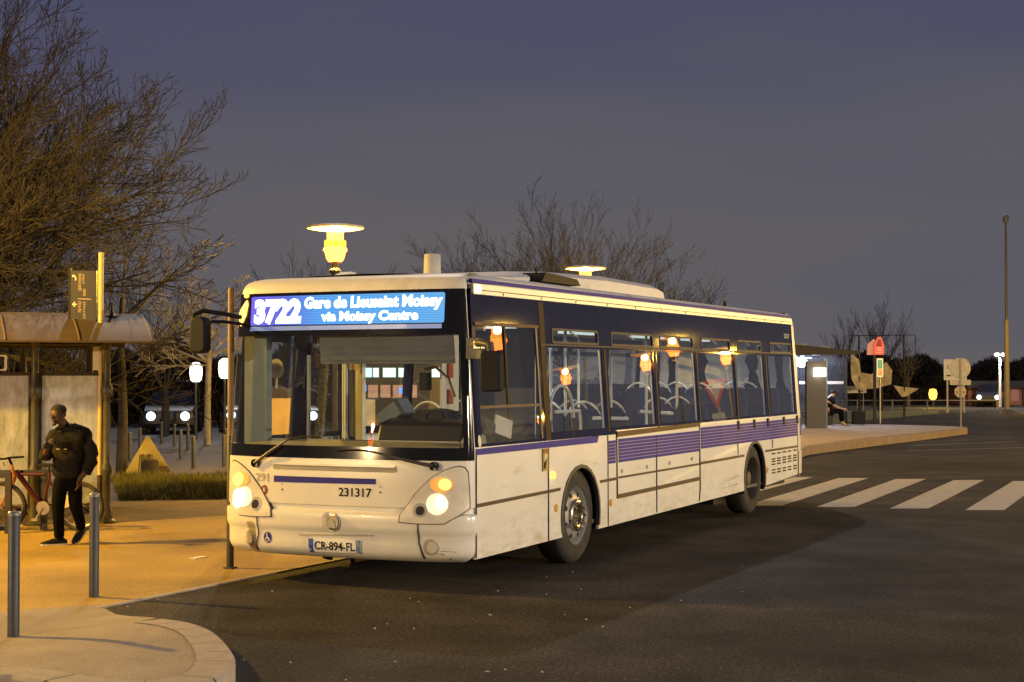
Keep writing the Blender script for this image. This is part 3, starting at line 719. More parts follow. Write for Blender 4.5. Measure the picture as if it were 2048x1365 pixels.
patch([(1.70, 1.15), (1.82, 1.15), (1.82, 1.19), (1.70, 1.19)], SD, .015, .004).build('sticker_head', mat('brown_sticker', (.22, .07, .03), .5), stk)
patch([(1.72, 1.05), (1.80, 1.13), (1.74, 1.14)], SD, .015, .004).build('sticker_mark', M_WSIGN, stk)
patch([(1.71, 1.0), (1.75, 1.0), (1.78, 1.09), (1.72, 1.06)], SD, .016, .004).build('sticker_mark', M_BLACK, stk)
text_patch('fleet_number', '231317', (10.52, 2.43, 10.80, 2.50), SD, .006, M_LGREY, BUS, bold=.02)
# scuffs
mb = MB()
for (x0, z0, x1, z1) in ((7.2, .50, 8.05, .56), (7.35, .53, 8.0, .58), (7.3, .44, 7.95, .455), (7.8, .46, 7.98, .47)):
    q = patch([(x0, z0), (x1, z1 - .006), (x1, z1), (x0, z0 + .003)], SD, .004, .004); mb.add(q.v, q.f)
mb.build('scuff', mat('scuff_grey', (.28, .25, .2), .8), BUS)
# rear end
def RE(a, z, off=0):
    s = 1 if a > 0 else -1; k = 1 - .0; xr = 11.60 - .16 * max(0, (z - 1.1) / 1.6) ** 1.6 - (0.5 * max(0, z - 2.62)); zz2 = min(z, 2.74)
    if z < .62: xr -= (.62 - z) * .15
    h = hw(zz2, s) * (1 - max(0, (z - 2.7)) * .6); N2 = 3.2
    y = s * h * (abs(sin(a)) ** (2 / N2)); x = 10.98 + (xr - 10.98) * (abs(cos(a)) ** (2 / N2))
    return Vector((x + off * cos(a), y + off * sin(a), z))
mb = MB(); n = 40; rw = [.42, .45, .5, .62, .745, .76, 1.0, 1.3, 1.7, 2.1, 2.4, 2.6, 2.7, 2.78, 2.82]; vs = [RE((-1 + 2 * i / n) * pi / 2, z, .012 if z <= .745 else 0) for z in rw for i in range(n + 1)]
fs = [(r_ * (n + 1) + i, r_ * (n + 1) + i + 1, (r_ + 1) * (n + 1) + i + 1, (r_ + 1) * (n + 1) + i) for r_ in range(len(rw) - 1) for i in range(n)]
fs.append(tuple((len(rw) - 1) * (n + 1) + i for i in range(n + 1)))
mb.add(vs, fs); rear = mb.build('rear_panel', M_WHITE, BUS, smooth=True)
def rpatch(a0, a1, z0, z1, name, m, par, off=.01, nz=6, na=6):
    mb = MB(); vs = [RE(a0 + (a1 - a0) * i / na, z0 + (z1 - z0) * j / nz, off) for j in range(nz + 1) for i in range(na + 1)]
    mb.add(vs, [(j * (na + 1) + i, j * (na + 1) + i + 1, (j + 1) * (na + 1) + i + 1, (j + 1) * (na + 1) + i) for j in range(nz) for i in range(na)]); return mb.build(name, m, par, smooth=True)
rpatch(-1.2, 1.2, 1.55, 2.35, 'rear_window', M_GLOSSBLACK, BUS)
def RS(u, v, off): return RE(u, v, off)
mb = MB()
for i in range(15):
    z = 1.26 + i * .052; q = patch([(-1.16, z - .03), (-.92, z + .035), (-.92, z + .06), (-1.16, z - .004)], RS, .014, .01, cuts=1); mb.add(q.v, q.f)
gl = rpatch(-1.18, -.9, 1.2, 2.0, 'corner_grille', M_WHITE, BUS, .008); mb.build('slats', M_BLACK, gl)
for s in (-1, 1):
    rpatch(s * 1.0, s * .8, 1.0, 1.2, 'tail_lamp', M_REDL, BUS)
    rpatch(s * 1.12, s * .97, 2.06, 2.11, 'tail_marker', emis('rear_marker_glow', (1, .30, .08), 5), BUS, .03)
    rpatch(s * 1.25, s * .97, 2.56, 2.64, 'tail_reflector', M_REDL, BUS)
mb = MB()
for i in range(7):
    z = .985 + (i + .5) * .037; a0, a1 = -1.5, -1.0
    q = patch([(a0, z - .014), (a1, z - .014), (a1, z + .014), (a0, z + .014)], RS, .008, .006, cuts=2); mb.add(q.v, q.f)
mb.build('stripe_block', M_PURPLE, BUS)

# front details ------------------------------------------------------
patch([(.656, .925), (-.426, .935), (-.426, .983), (.656, .983)], FR, .004, .006, cuts=4).build('front_stripe', M_PURPLE, BUS)
text_patch('fleet_number', '231317', (-.05, .818, -.385, .897), FR, .004, M_BLACK, BUS, bold=.02)
text_patch('old_number', '291', (.875, .925, .72, 1.0), FR, .004, mat('faded_number', (.42, .40, .34), .6), BUS, bold=.01)
s_ = patch(circ(.767, .85, .036, .042), FR, .004, .004, cuts=1).build('red_sticker', mat('dark_red', (.20, .02, .015), .5), BUS)
text_patch('sticker_mark', 'E', (.782, .832, .752, .868), FR, .007, M_WSIGN, s_, bold=.03)
s_ = patch(circ(.728, .416, .046, .05), FR, .005, .004, cuts=1).build('wheelchair_sticker', M_PURPLE, BUS)
mb = MB()
for q in (patch(circ(.735, .448, .008, .009, 10), FR, .008, .003), patch([(.740, .436), (.728, .436), (.724, .41), (.736, .41)], FR, .008, .003),
          patch([(.736, .41), (.736, .402), (.712, .402), (.706, .384), (.698, .387), (.707, .41)], FR, .008, .003)): mb.add(q.v, q.f)
ring_o = circ(.733, .398, .022, .024, 20); ring_i = circ(.733, .398, .016, .018, 20)
q = patch(ring_o, FR, .008, .003, holes=[ring_i[::-1]]); mb.add(q.v, q.f)
mb.build('wheelchair_symbol', M_WSIGN, s_)
for yy, zz_ in ((.56, .86), (-.47, .865)):
    patch(circ(yy, zz_, .008, n=8), FR, .004, .004).build('screw', M_BLACK, BUS); patch(circ(yy, zz_ + .05, .006, n=8), FR, .004, .004).build('screw', M_SEAM, BUS)
slot = patch(rrect(-.63, 1.04, .67, 1.088, .022), FR, .003, .004, cuts=3).build('vent_slot', mat('slot_shade', (.30, .28, .25), .6), BUS)
patch([(.70, 1.085), (-.60, 1.085), (-.62, 1.103), (.66, 1.103)], FR, .012, .014, cuts=3).build('slot_lip', M_WHITE, slot)
# plate
pl = patch([(.255, .308), (-.278, .322), (-.278, .436), (.255, .432)], FR, .014, .014, cuts=2).build('number_plate', mat('plate_white', (.86, .87, .86), .35, var=.02), BUS)
patch([(.255, .308), (.215, .309), (.215, .4325), (.255, .432)], FR, .024, .010, cuts=1).build('plate_band', mat('plate_blue', (.03, .08, .45), .4), pl)
patch([(-.238, .321), (-.278, .322), (-.278, .436), (-.238, .4355)], FR, .024, .010, cuts=1).build('plate_band', mat('plate_blue2', (.15, .22, .40), .4), pl)
text_patch('plate_letters', 'CR-894-FL', (.195, .335, -.222, .412), FR, .018, M_BLACK, pl, bold=.02)
text_patch('plate_country', 'F', (.243, .325, .226, .345), FR, .026, M_WSIGN, pl, bold=.02)
po = MB(); q = patch([(.36, .455), (-.40, .478), (-.40, .492), (.36, .47)], FR, .012, .014, cuts=2); po.add(q.v, q.f)
po.build('plate_recess', mat('recess_shade', (.42, .39, .34), .6), BUS)
# round badge
mb = patch(circ(.018, .592, .10, .088, 28), FR, .020, .03, cuts=1); em_ = mb.build('badge', M_WHITE, BUS, smooth=True)
mb = patch(circ(-.012, .592, .064, .072, 28), FR, .034, .03, cuts=1); mb.build('badge_disc', M_CHROME, em_, smooth=True)
mb = patch([(.0, .625), (-.03, .615), (-.05, .585), (-.045, .535), (-.02, .545), (.01, .54), (.035, .57), (.02, .60)], FR, .042, .01); mb.build('badge_figure', M_LGREY, em_)
# headlight clusters
CL = [(.668, .615), (.678, .684), (.74, .765), (.812, .866), (.885, .94), (.955, 1.006), (1.02, 1.045), (1.071, 1.071), (1.12, 1.09), (1.172, 1.10), (1.21, 1.09), (1.232, 1.05), (1.240, .90), (1.243, .765), (1.24, .735), (1.167, .675), (1.10, .635), (1.063, .61), (.95, .606), (.813, .606)]
def shrink(p, k):
    cx = sum(a for a, b in p) / len(p); cy_ = sum(b for a, b in p) / len(p); return [(cx + (a - cx) * k, cy_ + (b - cy_) * k) for a, b in p]
for s in (-1, 1):
    P_ = [(s * a, b) for a, b in CL]; OP = [(s * a, b) for a, b in shrink(CL, 1.035)]
    seam = patch(OP, FC, .003, .030, cuts=3).build('headlight_cluster', mat('cluster_seam', (.06, .05, .045), .7), BUS)
    patch(P_, FC, .012, .014, cuts=3).build('cluster_shell', mat('cluster_shell', (.72, .69, .62), .35, coat=.15), seam, smooth=True)
    patch(circ(s * 1.035, .943, .093, .064, 28), FC, .020, .014, cuts=1).build('indicator_lens', mat('indicator_shell', (.85, .40, .10), .2, emit=.5, emcol=(1, .45, .1)), seam, smooth=True)
    patch(circ(s * 1.065, .948, .052, .048, 24), FC, .026, .010, cuts=1).build('indicator_lamp', emis('indicator_glow', (1, .52, .09), 3), seam)
    patch(circ(s * 1.0, .776, .092, .092, 28), FC, .020, .014, cuts=1).build('headlight_lens', M_SOFTL, seam, smooth=True)
    patch(circ(s * 1.035, .79, .046, .058, 24), FC, .026, .010, cuts=1).build('headlight', M_HEADL, seam)
    if s > 0:
        patch(circ(1.08, .76, .075, .085, 24), FC, .027, .010, cuts=1).build('headlight', M_HEADL, seam)
        patch(circ(1.09, .93, .07, .055, 24), FC, .027, .010, cuts=1).build('indicator_lamp', MATS['indicator_glow'], seam)
    patch(circ(s * .85, .722, .062, .062, 24), FC, .018, .008, cuts=1).build('fog_bezel', M_LGREY, seam, smooth=True)
    patch(circ(s * .855, .718, .037, .040, 20), FC, .026, .008, cuts=1).build('fog_lamp', mat('dark_fog_lens', (.12, .10, .09), .08, metal=.6), seam, smooth=True)
    patch(circ(s * .94, .40, .064, .072, 28), FR, .006, .006, cuts=1).build('fog_recess', mat('recess_shade2', (.40, .37, .32), .5), BUS, smooth=True)
    patch(circ(s * .955, .394, .046, .052, 24), FR, .018, .014, cuts=1).build('fog_lens', mat('frosted_fog_lens', (.62, .58, .50), .2), BUS, smooth=True)
    q = [(.83, .60), (.838, .60), (.842, .44), (.885, .30), (.88, .29), (.872, .29), (.832, .44)]
    patch([(s * a, b) for a, b in q], FR, .010, .006, cuts=4).build('bumper_seam', M_BROWN, BUS)
mb = MB()
q = patch([(-.98, .345), (-1.05, .34), (-1.12, .29), (-1.11, .285), (-1.04, .335)], FR, .004, .004); mb.add(q.v, q.f)
q = patch([(-1.03, .365), (-1.16, .357), (-1.16, .361), (-1.03, .369)], FR, .004, .004); mb.add(q.v, q.f)
mb.build('scuff', M_SEAM, BUS)
mb = MB(); mb.tube([(.5, .35, .30), (.45, .35, .20)], .05, 10); mb.tube([(.45, .08, .30), (.42, .06, .17)], .02, 8); mb.box((.3, -1.0, .26), (11.2, 1.0, .34)); mb.build('underbody', M_BLACK, BUS)
# top amber lamp on the far corner
patch([(1.17, 2.36), (1.20, 2.46), (1.17, 2.52), (1.10, 2.60), (1.09, 2.56), (1.11, 2.46)], FR, .02, .02, cuts=1).build('roof_marker', emis('roof_marker_glow', (1, .50, .10), 3), BUS)
patch(circ(1.11, 2.645, .022), FR, .02, .02).build('roof_marker', M_ORANGE, BUS)
# wipers
def wiper(p0, p1, p2, name='wiper'):
    mb = MB(); mb.tube([FR(p0[0], p0[1], .03), FR((p0[0] + p1[0]) / 2, (p0[1] + p1[1]) / 2, .05), FR(p1[0], p1[1], .04)], .018, 8, r2=.010)
    wv = mb.build(name, M_DARKGREY, BUS, smooth=True)
    mb = MB(); pts = [FR(p1[0] + (p2[0] - p1[0]) * i / 8, p1[1] + (p2[1] - p1[1]) * i / 8 + .02 * sin(pi * i / 8), .022) for i in range(9)]
    mb.tube(pts, .009, 6); mb.build('blade', M_BLACK, wv)
    mb = MB(); mb.lathe([(.038, -.02), (.036, .03), (.0, .04)], FR(p0[0], p0[1], .02), axis='x', n=14); mb.build('pivot', M_BLACK, wv, smooth=True)
wiper((.87, 1.09), (.50, 1.31), (.15, 1.335)); wiper((-.97, 1.105), (-.50, 1.20), (-.02, 1.225))
# mirrors
mir = MB(); mir.tube([FR(1.16, 2.44, .0), (.10, 1.28, 2.475), (-.02, 1.42, 2.50), (-.08, 1.48, 2.46), (-.1, 1.475, 2.40)], .022, 10)
mir.tube([FR(1.16, 2.38, .0), (.10, 1.28, 2.40), (-.04, 1.38, 2.40)], .016, 8)
mm_ = mir.build('wing_mirror', M_BLACK, BUS, smooth=True)
mb = MB(); mb.prism(rrect(1.29, 2.10, 1.47, 2.44, .06), -.17, -.06, 'yz'); mb.build('mirror_housing', M_BLACK, mm_, smooth=True, bevel=.02)
mb = MB(); mb.prism(rrect(1.31, 2.12, 1.45, 2.42, .05), -.058, -.055, 'yz'); mb.build('mirror_glass', M_CHROME, mm_)
mir = MB(); mir.box((.24, -1.30, 2.04), (.34, -1.20, 2.22)); mir.tube([(.28, -1.25, 2.16), (.18, -1.38, 2.18), (.11, -1.50, 2.16), (.10, -1.52, 2.05)], .035, 10)
mm_ = mir.build('wing_mirror', M_DARKGREY, BUS, smooth=True)
mb = MB(); mb.prism(rrect(-1.615, 1.755, -1.425, 2.105, .035), .06, .15, 'yz'); mb.build('mirror_housing', mat('mirror_shell', (.012, .015, .024), .7, spec=.15), mm_, smooth=True, bevel=.015)
mb = MB(); mb.box((.20, -1.37, 2.12), (.28, -1.29, 2.20)); mb.build('mirror_joint', M_GALV, mm_, bevel=.01)

# wheels
def wheel(cx, side, front=True):
    yo = side * 1.235
    t_ = MB(); W = .28; pr_ = [(.295, 0), (.33, .005 * 1), (.40, .0), (.44, .012), (.468, .035), (.478, .07), (.478, W - .05), (.46, W - .01), (.30, W), (.295, W)]
    t_.lathe([(r, yo - side * h) for r, h in pr_], (cx, 0, .478), 'y', 48)
    tw = t_.build('wheel', M_TYRE, BUS, smooth=True)
    r_ = MB()
    if front: pr_ = [(.305, .0), (.295, .012), (.285, .02), (.275, .06), (.262, .085), (.245, .055), (.21, .03), (.165, .022)]
    else: pr_ = [(.305, .0), (.292, .012), (.282, .03), (.275, .12), (.25, .17), (.20, .185), (.16, .18)]
    r_.lathe([(r, yo - side * h) for r, h in pr_], (cx, 0, .478), 'y', 48); r_.build('rim', M_RIM if front else mat('dark_rim', (.055, .05, .045), .6, metal=.3), tw, smooth=True)
    h_ = MB()
    if front: pr_ = [(.165, .022), (.162, -.012), (.150, -.02), (.105, -.022), (.095, -.016), (.09, .02), (.07, .03), (0, .03)]
    else: pr_ = [(.16, .18), (.155, .12), (.11, .09), (.09, .05), (0, .045)]
    h_.lathe([(r, yo - side * h) for r, h in pr_], (cx, 0, .478), 'y', 36); h_.build('hub', M_CHROME if front else mat('dark_hub', (.08, .07, .06), .5, metal=.3), tw, smooth=True)
    if front:
        nb_ = MB()
        for i in range(10):
            a = 2 * pi * i / 10; nb_.lathe([(.017, yo + side * .018), (.017, yo + side * .045), (.0, yo + side * .052)], (cx + .128 * cos(a), 0, .478 + .128 * sin(a)), 'y', 8)
        nb_.build('wheel_nuts', M_CHROME, tw, smooth=True)
        hb = MB()
        for i in range(8):
            a = 2 * pi * (i + .5) / 8; hb.lathe([(.026, yo - side * .026), (0, yo - side * .0255)], (cx + .218 * cos(a), 0, .478 + .218 * sin(a)), 'y', 12)
            v0 = len(hb.v)
        hb.build('hand_holes', M_BLACK, tw)
        hb = MB(); hb.lathe([(.07, yo - side * .012), (0, yo - side * .012)], (cx, 0, .478), 'y', 20); hb.build('axle_cap', M_BROWN, tw)
for s in (-1, 1): wheel(FWX - .02, s, True); wheel(RWX, s, False)
mb = MB(); mb.tube([(RWX, -1.1, .478), (RWX, 1.1, .478)], .1, 10); mb.build('axle', M_BLACK, BUS); mb = MB(); mb.tube([(FWX, -1.1, .45), (FWX, 1.1, .45)], .07, 10); mb.build('axle', M_BLACK, BUS); mb = MB(); mb.box((7.6, -1.05, .2), (8.1, -.75, .34)); mb.build('exhaust_box', M_BLACK, BUS)

# interior -------------------------------------------------------------
mb = MB(); mb.box((.35, -1.22, .36), (11.3, 1.26, .40)); mb.box((8.0, -.76, .40), (11.3, .76, .62)); mb.build('interior_floor', M_FLOOR, BUS)
mb = MB(); mb.box((.75, -1.14, 2.42), (11.2, 1.16, 2.46)); mb.box((.7, -1.14, 2.30), (.75, 1.16, 2.46)); mb.build('interior_ceiling', mat('ceiling_panel', (.50, .50, .48), .6), BUS)
mb = MB(); vs = []; ND = 24
for i in range(ND + 1):
    y = -1.10 + 2.22 * i / ND; x0 = FR(y, 1.2).x + .05
    vs += [(x0, y, .8), (x0, y, 1.19), (x0 + .03, y, 1.245), (x0 * .5 + .27, y, 1.283), (.72, y, 1.29), (.78, y, 1.22), (.78, y, .8)]
mb.add(vs, [(i * 7 + j, i * 7 + j + 1, i * 7 + j + 8, i * 7 + j + 7) for i in range(ND) for j in range(6)] + [tuple(range(7)), tuple(range(ND * 7, ND * 7 + 7))]); mb.build('dashboard', M_DASH, BUS, smooth=True)
mb = MB(); mb.prism([(.55, 1.27), (.62, 1.46), (.80, 1.50), (1.0, 1.42), (1.0, 1.2), (.6, 1.2)], -1.0, -.10, 'xz'); mb.build('instrument_binnacle', mat('dark_binnacle', (.008, .006, .006), .35), BUS, bevel=.03)
mb = MB(); mb.prism([(.55, 1.27), (.60, 1.36), (.85, 1.36), (.9, 1.2)], -1.1, -.28, 'xz'); mb.build('dash_hood', M_DASH, BUS, bevel=.03)
st = MB(); cpt = Vector((1.05, -.62, 1.46)); ax = Vector((.5, 0, .86)).normalized(); a_ = ax.cross(Vector((0, 1, 0))).normalized(); b_ = ax.cross(a_)
st.tube([cpt + a_ * (.23 * cos(2 * pi * i / 24)) + b_ * (.23 * sin(2 * pi * i / 24)) for i in range(25)], .016, 8, cap=False)
st.tube([cpt + a_ * .22, cpt - ax * .03, cpt - a_ * .22], .014, 6); st.tube([cpt + b_ * .22, cpt - ax * .03], .014, 6); st.tube([cpt, cpt - ax * .5], .03, 8)
st.build('steering_wheel', M_DARKGREY, BUS, smooth=True)
mb = MB(); mb.box((1.45, -1.02, .95), (1.95, -.48, 1.08)); mb.box((1.85, -1.0, 1.0), (2.02, -.5, 1.68), Matrix.Rotation(.15, 3, 'Y')); mb.box((1.98, -.88, 1.68), (2.08, -.62, 1.88)); mb.box((1.55, -.9, .4), (1.85, -.6, .95)); mb.build('driver_seat', M_SEAT, BUS, bevel=.03)
# ticket machine on its stalk
tm = MB(); tm.tube([(.95, .02, 1.0), (.95, .02, 1.42)], .035, 8); tm.box((.88, -.20, 1.44), (1.12, .08, 1.62), Matrix.Rotation(-.6, 3, 'X')); t1 = tm.build('ticket_machine', M_DARKGREY, BUS, bevel=.02)
tm = MB(); tm.box((.865, -.17, 1.46), (.885, .05, 1.60), Matrix.Rotation(-.6, 3, 'X')); tm.build('machine_face', M_GREY, t1)
# roller blind, inner pillar covers, door leaf frames, cream posts
bl = MB(); bl.add([(.30, .33, 2.0), (.30, -1.06, 2.0), (.27, -1.06, 2.27), (.27, .33, 2.27), (.31, .33, 2.0), (.31, -1.06, 2.0), (.28, -1.06, 2.27), (.28, .33, 2.27)], [(0, 1, 2, 3), (4, 5, 6, 7), (0, 1, 5, 4), (1, 2, 6, 5), (3, 0, 4, 7)])
for k in range(4): bl.box((.285 - .005 * k, -1.06, 2.03 + .06 * k), (.302 - .005 * k, .33, 2.036 + .06 * k))
bl.build('sun_blind', mat('grey_blind', (.14, .155, .19), .8), BUS)
mb = MB(); mb.box((.33, .95, 1.2), (.42, 1.2, 2.3)); mb.build('pillar_cover', M_GREY, BUS)
mb = MB(); mb.box((.40, 1.20, 1.2), (.70, 1.235, 2.42)); mb.build('pillar_cover', M_GREY, BUS)
mb = MB(); mb.box((2.22, 1.10, .4), (2.34, 1.2, 2.42)); mb.build('pillar_cover', M_DARKGREY, BUS)
mb = MB(); mb.box((2.12, .98, .4), (2.19, 1.06, 2.42)); mb.box((2.38, 1.14, .4), (2.43, 1.20, 2.3)); mb.build('interior_post', M_CREAM, BUS)
def post(x, y, z0=.4, z1=2.42, r=.018):
    mb = MB(); mb.tube([(x, y, z0), (x, y, z1)], r, 10); mb.build('handrail', M_HAND, BUS, smooth=True)
for x, y in ((1.75, .95), (3.75, -.45), (4.15, -.45), (3.6, .5), (5.15, -.6), (6.6, -.5), (6.65, .45), (7.9, -.45), (2.15, -.98), (4.9, .6)): post(x, y)
mb = MB(); mb.tube([(2.30, -.85, 1.2), (2.30, -.85, 1.95), (2.75, -.85, 2.25), (2.80, -.85, 2.42)], .018, 8); mb.tube([(2.6, -1.0, 1.52), (3.25, -1.0, 1.52), (3.3, -1.0, 1.4), (3.3, -1.0, 1.2)], .018, 8)
mb.tube([(2.45 + .32 * (1 - cos(pi * i / 14)), -1.0, 1.45 + .34 * sin(pi * i / 14)) for i in range(15)], .02, 8); mb.build('handrail', M_HAND, BUS, smooth=True)
mb = MB(); mb.tube([(5.15, -.95, 1.47), (6.3, -.95, 1.42)], .02, 8); mb.tube([(3.7, -.98, 1.43), (4.7, -.98, 1.40)], .02, 8); mb.build('handrail', M_HAND, BUS, smooth=True)
def seat(x, y, face=1, z=.4):
    mb = MB(); mb.box((x - .22 * face - .02, y - .22, z + .42), (x + .2 * face, y + .22, z + .50)); mb.box((x - .05, y - .06, z), (x + .05, y + .06, z + .42)) ; s0 = mb.build('seat', M_SEAT, BUS, bevel=.02)
    mb = MB(); mb.prism([(y - .22, z + .5), (y + .22, z + .5), (y + .22, z + 1.02), (y + .16, z + 1.12), (y - .16, z + 1.12), (y - .22, z + 1.02)], x + .19 * face, x + .26 * face, 'yz'); mb.build('backrest', M_SEAT, s0, bevel=.015)
    if abs(y) > .6 and x > 5: return
    mb = MB(); mb.tube([(x + .22 * face, y - .19 + .38 * i / 10, z + 1.06 + .14 * sin(pi * i / 10) ** .6) for i in range(11)], .014, 6); mb.build('grab_handle', M_HAND, s0, smooth=True)
for x in (3.75, 4.5): seat(x, -.75, 1); seat(x, -.30, 1)
for x in (3.0, 3.75, 4.5): seat(x, .80, 1)
for x in (6.95, 7.7): seat(x, -.90, 1); seat(x, .90, 1); seat(x, -.45, 1)
for x in (8.6, 9.4, 10.2, 10.85):
    for y in (-.92, -.45, .45, .92): seat(x, y, 1, .58)
for xx in (3.2, 5.6, 8.0, 10.0):
    mb = MB(); mb.box((xx - .5, -.06, 2.39), (xx + .5, .06, 2.418)); st_ = mb.build('ceiling_light', emis('dim_strip_glow', (.85, 1.0, .88), .9), BUS)
    l = bpy.data.lights.new('strip_lamp', 'AREA'); l.shape = 'RECTANGLE'; l.size = 1.0; l.size_y = .12; l.energy = 14; l.color = (.85, .95, 1.0)
    lo = bpy.data.objects.new('strip_lamp', l); COL.objects.link(lo); lo.parent = BUS; lo.location = (xx, 0, 2.38)
mb = MB(); mb.tube([(.55, -.62, 1.95), (.58, -.72, 1.97), (.60, -.84, 1.86), (.60, -.90, 1.70)], .014, 8); mb.build('chrome_arm', M_CHROME, BUS, smooth=True)
mb = MB(); mb.box((.55, -.66, 1.76), (.62, -.56, 1.92)); mb.build('cab_radio', M_BLACK, BUS, bevel=.01)
mb = MB(); mb.tube([(1.38, 1.16, 1.25), (1.38, 1.16, 2.1)], .02, 8); mb.tube([(2.02, 1.14, .8), (2.02, 1.14, 2.12)], .02, 8); mb.build('door_handrail', M_HAND, BUS, smooth=True)
mb = MB(); mb.box((2.05, .98, 1.95), (2.07, 1.10, 2.10)); tgb = mb.build('tag_board', mat('cream_board', (.55, .42, .2), .6), BUS)
mb = MB(); mb.tube([(.42, .30, 2.05), (.40, .42, 2.2), (.42, .45, 2.4)], .012, 8); mb.build('chrome_arm', M_CHROME, BUS, smooth=True)
# cab partition board with red hammers and a notice
mb = MB(); mb.box((1.78, -1.15, .42), (1.80, -.35, 2.35)); mb.build('cab_partition', mat('cab_panel', (.10, .10, .10), .7), BUS)
mb = MB(); mb.box((1.2, -.45, 1.55), (1.55, -.43, 2.38)); nb2 = mb.build('notice_board', M_WSIGN, BUS)
for zz_ in (2.18, 1.95, 1.70):
    mb = MB(); mb.box((1.30, -.47, zz_ - .08), (1.40, -.452, zz_ + .06)); mb.build('red_hammer', mat('dull_red', (.40, .10, .05), .5), nb2)
mb = MB(); mb.box((1.0, -1.12, 1.33), (1.35, -1.10, 1.50), Matrix.Rotation(.2, 3, 'Y')); mb.build('paper_notice', M_WSIGN, BUS)
mb = MB(); mb.box((4.4, 1.14, 1.4), (4.62, 1.17, 2.2)); mb.build('info_panel', mat('yellow_panel', (.55, .42, .12), .6), BUS)
BUS.rotation_euler = (0, -radians(.12), 0)

# =================================================================== LEFT: bollards, pole, shelter, sign, cycle racks
def bollard(h=.88, r=.042):
    mb = MB(); mb.lathe([(r, -.02), (r, h - .01), (r - .006, h), (0, h)], n=18); return mb
M_BCAP = mat('bollard_cap_metal', (.30, .31, .33), .35, metal=.7)
def make_bollard(label, group=None):
    t = thing('bollard', label, 'bollard', group=group)
    bollard().build('post', M_STEEL, t, smooth=True)
    mb = MB(); mb.lathe([(.043, .855), (.044, .875), (.036, .884), (0, .886)], n=18); mb.build('cap', M_BCAP, t, smooth=True)
    return t
b1 = make_bollard('thick steel bollard nearest the camera on the corner paving', 'steel bollards by the kerb'); put(b1, (-3.36, .58, .02)); b1.scale = (1, 1, 1.02)
b2 = copy_tree(b1); put(b2, (-1.38, 1.54, .004), label='steel bollard beside the pavement edge, in front of the cycle racks'); b2.scale = (1, 1, 1)
bg = make_bollard('dark steel bollard on the paved square behind the grass', 'bollards scattered on the paved square')
spots = [(17.27, 14.91, .67), (14.35, 12.35, .66), (22.47, 19.1, .6), (16.08, 15.41, .64), (19.35, 17.76, .6), (20.96, 17.51, .67), (24.13, 19.3, .6), (26.5, 20.87, .57), (19.24, 15.08, .63), (23.6, 20.43, .61), (20.38, 15.61, .56), (28.5, 24.3, .57), (15.2, 12.2, .66)]
for i, (x, y, h) in enumerate(spots):
    o = bg if i == 0 else copy_tree(bg); put(o, (x, y, 0)); o.scale = (1, 1, h / .88)
# tall pole beside the bus front
t = thing('pole', 'slim cream pole with dark lower half right beside the bus front', 'pole', (.75, 1.66, 0))
mb = MB(); mb.lathe([(.032, 1.3), (.032, 2.74), (.026, 2.76), (0, 2.76)], n=14); mb.build('upper_pole', mat('tan_pole', (.22, .15, .09), .6, var=.2), t, smooth=True)
mb = MB(); mb.lathe([(.036, 0), (.036, 1.3), (.032, 1.305)], n=14); mb.build('lower_sleeve', mat('black_sleeve', (.035, .028, .022), .5), t, smooth=True)
mb = MB(); mb.box((-.05, -.05, 0), (.05, .05, .02)); mb.build('foot', M_IRON, t)
# shelter
SH = thing('bus_shelter', 'old style bus shelter with a curved ochre roof, iron posts and scratched glass panels', 'bus shelter', (3.34, 6.53, 0), atan2(-.60, .66))
# local x along the eave (to the right), local y away from the road
M_SROOF = mat('ochre_roof_metal', (.085, .062, .034), .55, var=.15, scale=3, dirt=((.14, .08, .04), .6, 4))
PX = [.89 - .89 * k for k in (0, 1, 2, 3, 4)]
def sh_post(x, y):
    mb = MB(); mb.lathe([(.13, 0), (.13, .03), (.085, .06), (.075, .16), (.055, .22), (.052, .62), (.075, .66), (.075, .72), (.05, .78), (.045, 1.60), (.07, 1.64), (.075, 1.70), (.07, 1.76), (.045, 1.80), (.045, 2.24), (.065, 2.27), (.065, 2.34)], (x, y, 0), n=16)
    return mb
for x in PX:
    for y in (0, 1.7): sh_post(x, y).build('post', M_IRON, SH, smooth=True)
RXs = [1.38] + [.49 - .89 * k for k in range(0, 5)]
arc = [(-.50 + 2.7 * i / 18, 2.335 + .40 * sin(pi * i / 18) ** .85) for i in range(19)]
mb = MB(); k = len(arc); vs = []
for x in (1.42, -3.2):
    for (y, z) in arc: vs.append((x, y, z))
    for (y, z) in arc: vs.append((x, y, z - .02))
fs = [(i, i + 1, 2 * k + i + 1, 2 * k + i) for i in range(k - 1)] + [(k + i, 2 * k + k + i, 2 * k + k + i + 1, k + i + 1) for i in range(k - 1)]
fs += [(i, i + 1, k + i + 1, k + i) for i in range(k - 1)] + [(2 * k + i, 2 * k + i + 1, 3 * k + i + 1, 3 * k + i) for i in range(k - 1)] + [(0, k, 3 * k, 2 * k), (k - 1, 2 * k - 1, 4 * k - 1, 3 * k - 1)]
mb.add(vs, fs); rf = mb.build('roof', M_SROOF, SH, smooth=True)
mb = MB()
for x in RXs: mb.tube([(x, y, z + .0) for y, z in arc], .014, 6)
mb.build('roof_rib', mat('dark_rib', (.13, .08, .035), .5), rf, smooth=True)
mb = MB(); mb.tube([(1.43, -.47, 2.33), (-3.2, -.47, 2.33)], .022, 8); mb.tube([(1.43, 2.2, 2.33), (-3.2, 2.2, 2.33)], .022, 8); mb.build('gutter', M_SROOF, rf)
mb = MB()
for x in PX:
    mb.tube([(x, -.40, 2.31), (x, 2.1, 2.31)], .022, 6); mb.tube([(x, 0, 2.0), (x, -.1, 2.2), (x, -.3, 2.3)], .014, 6)
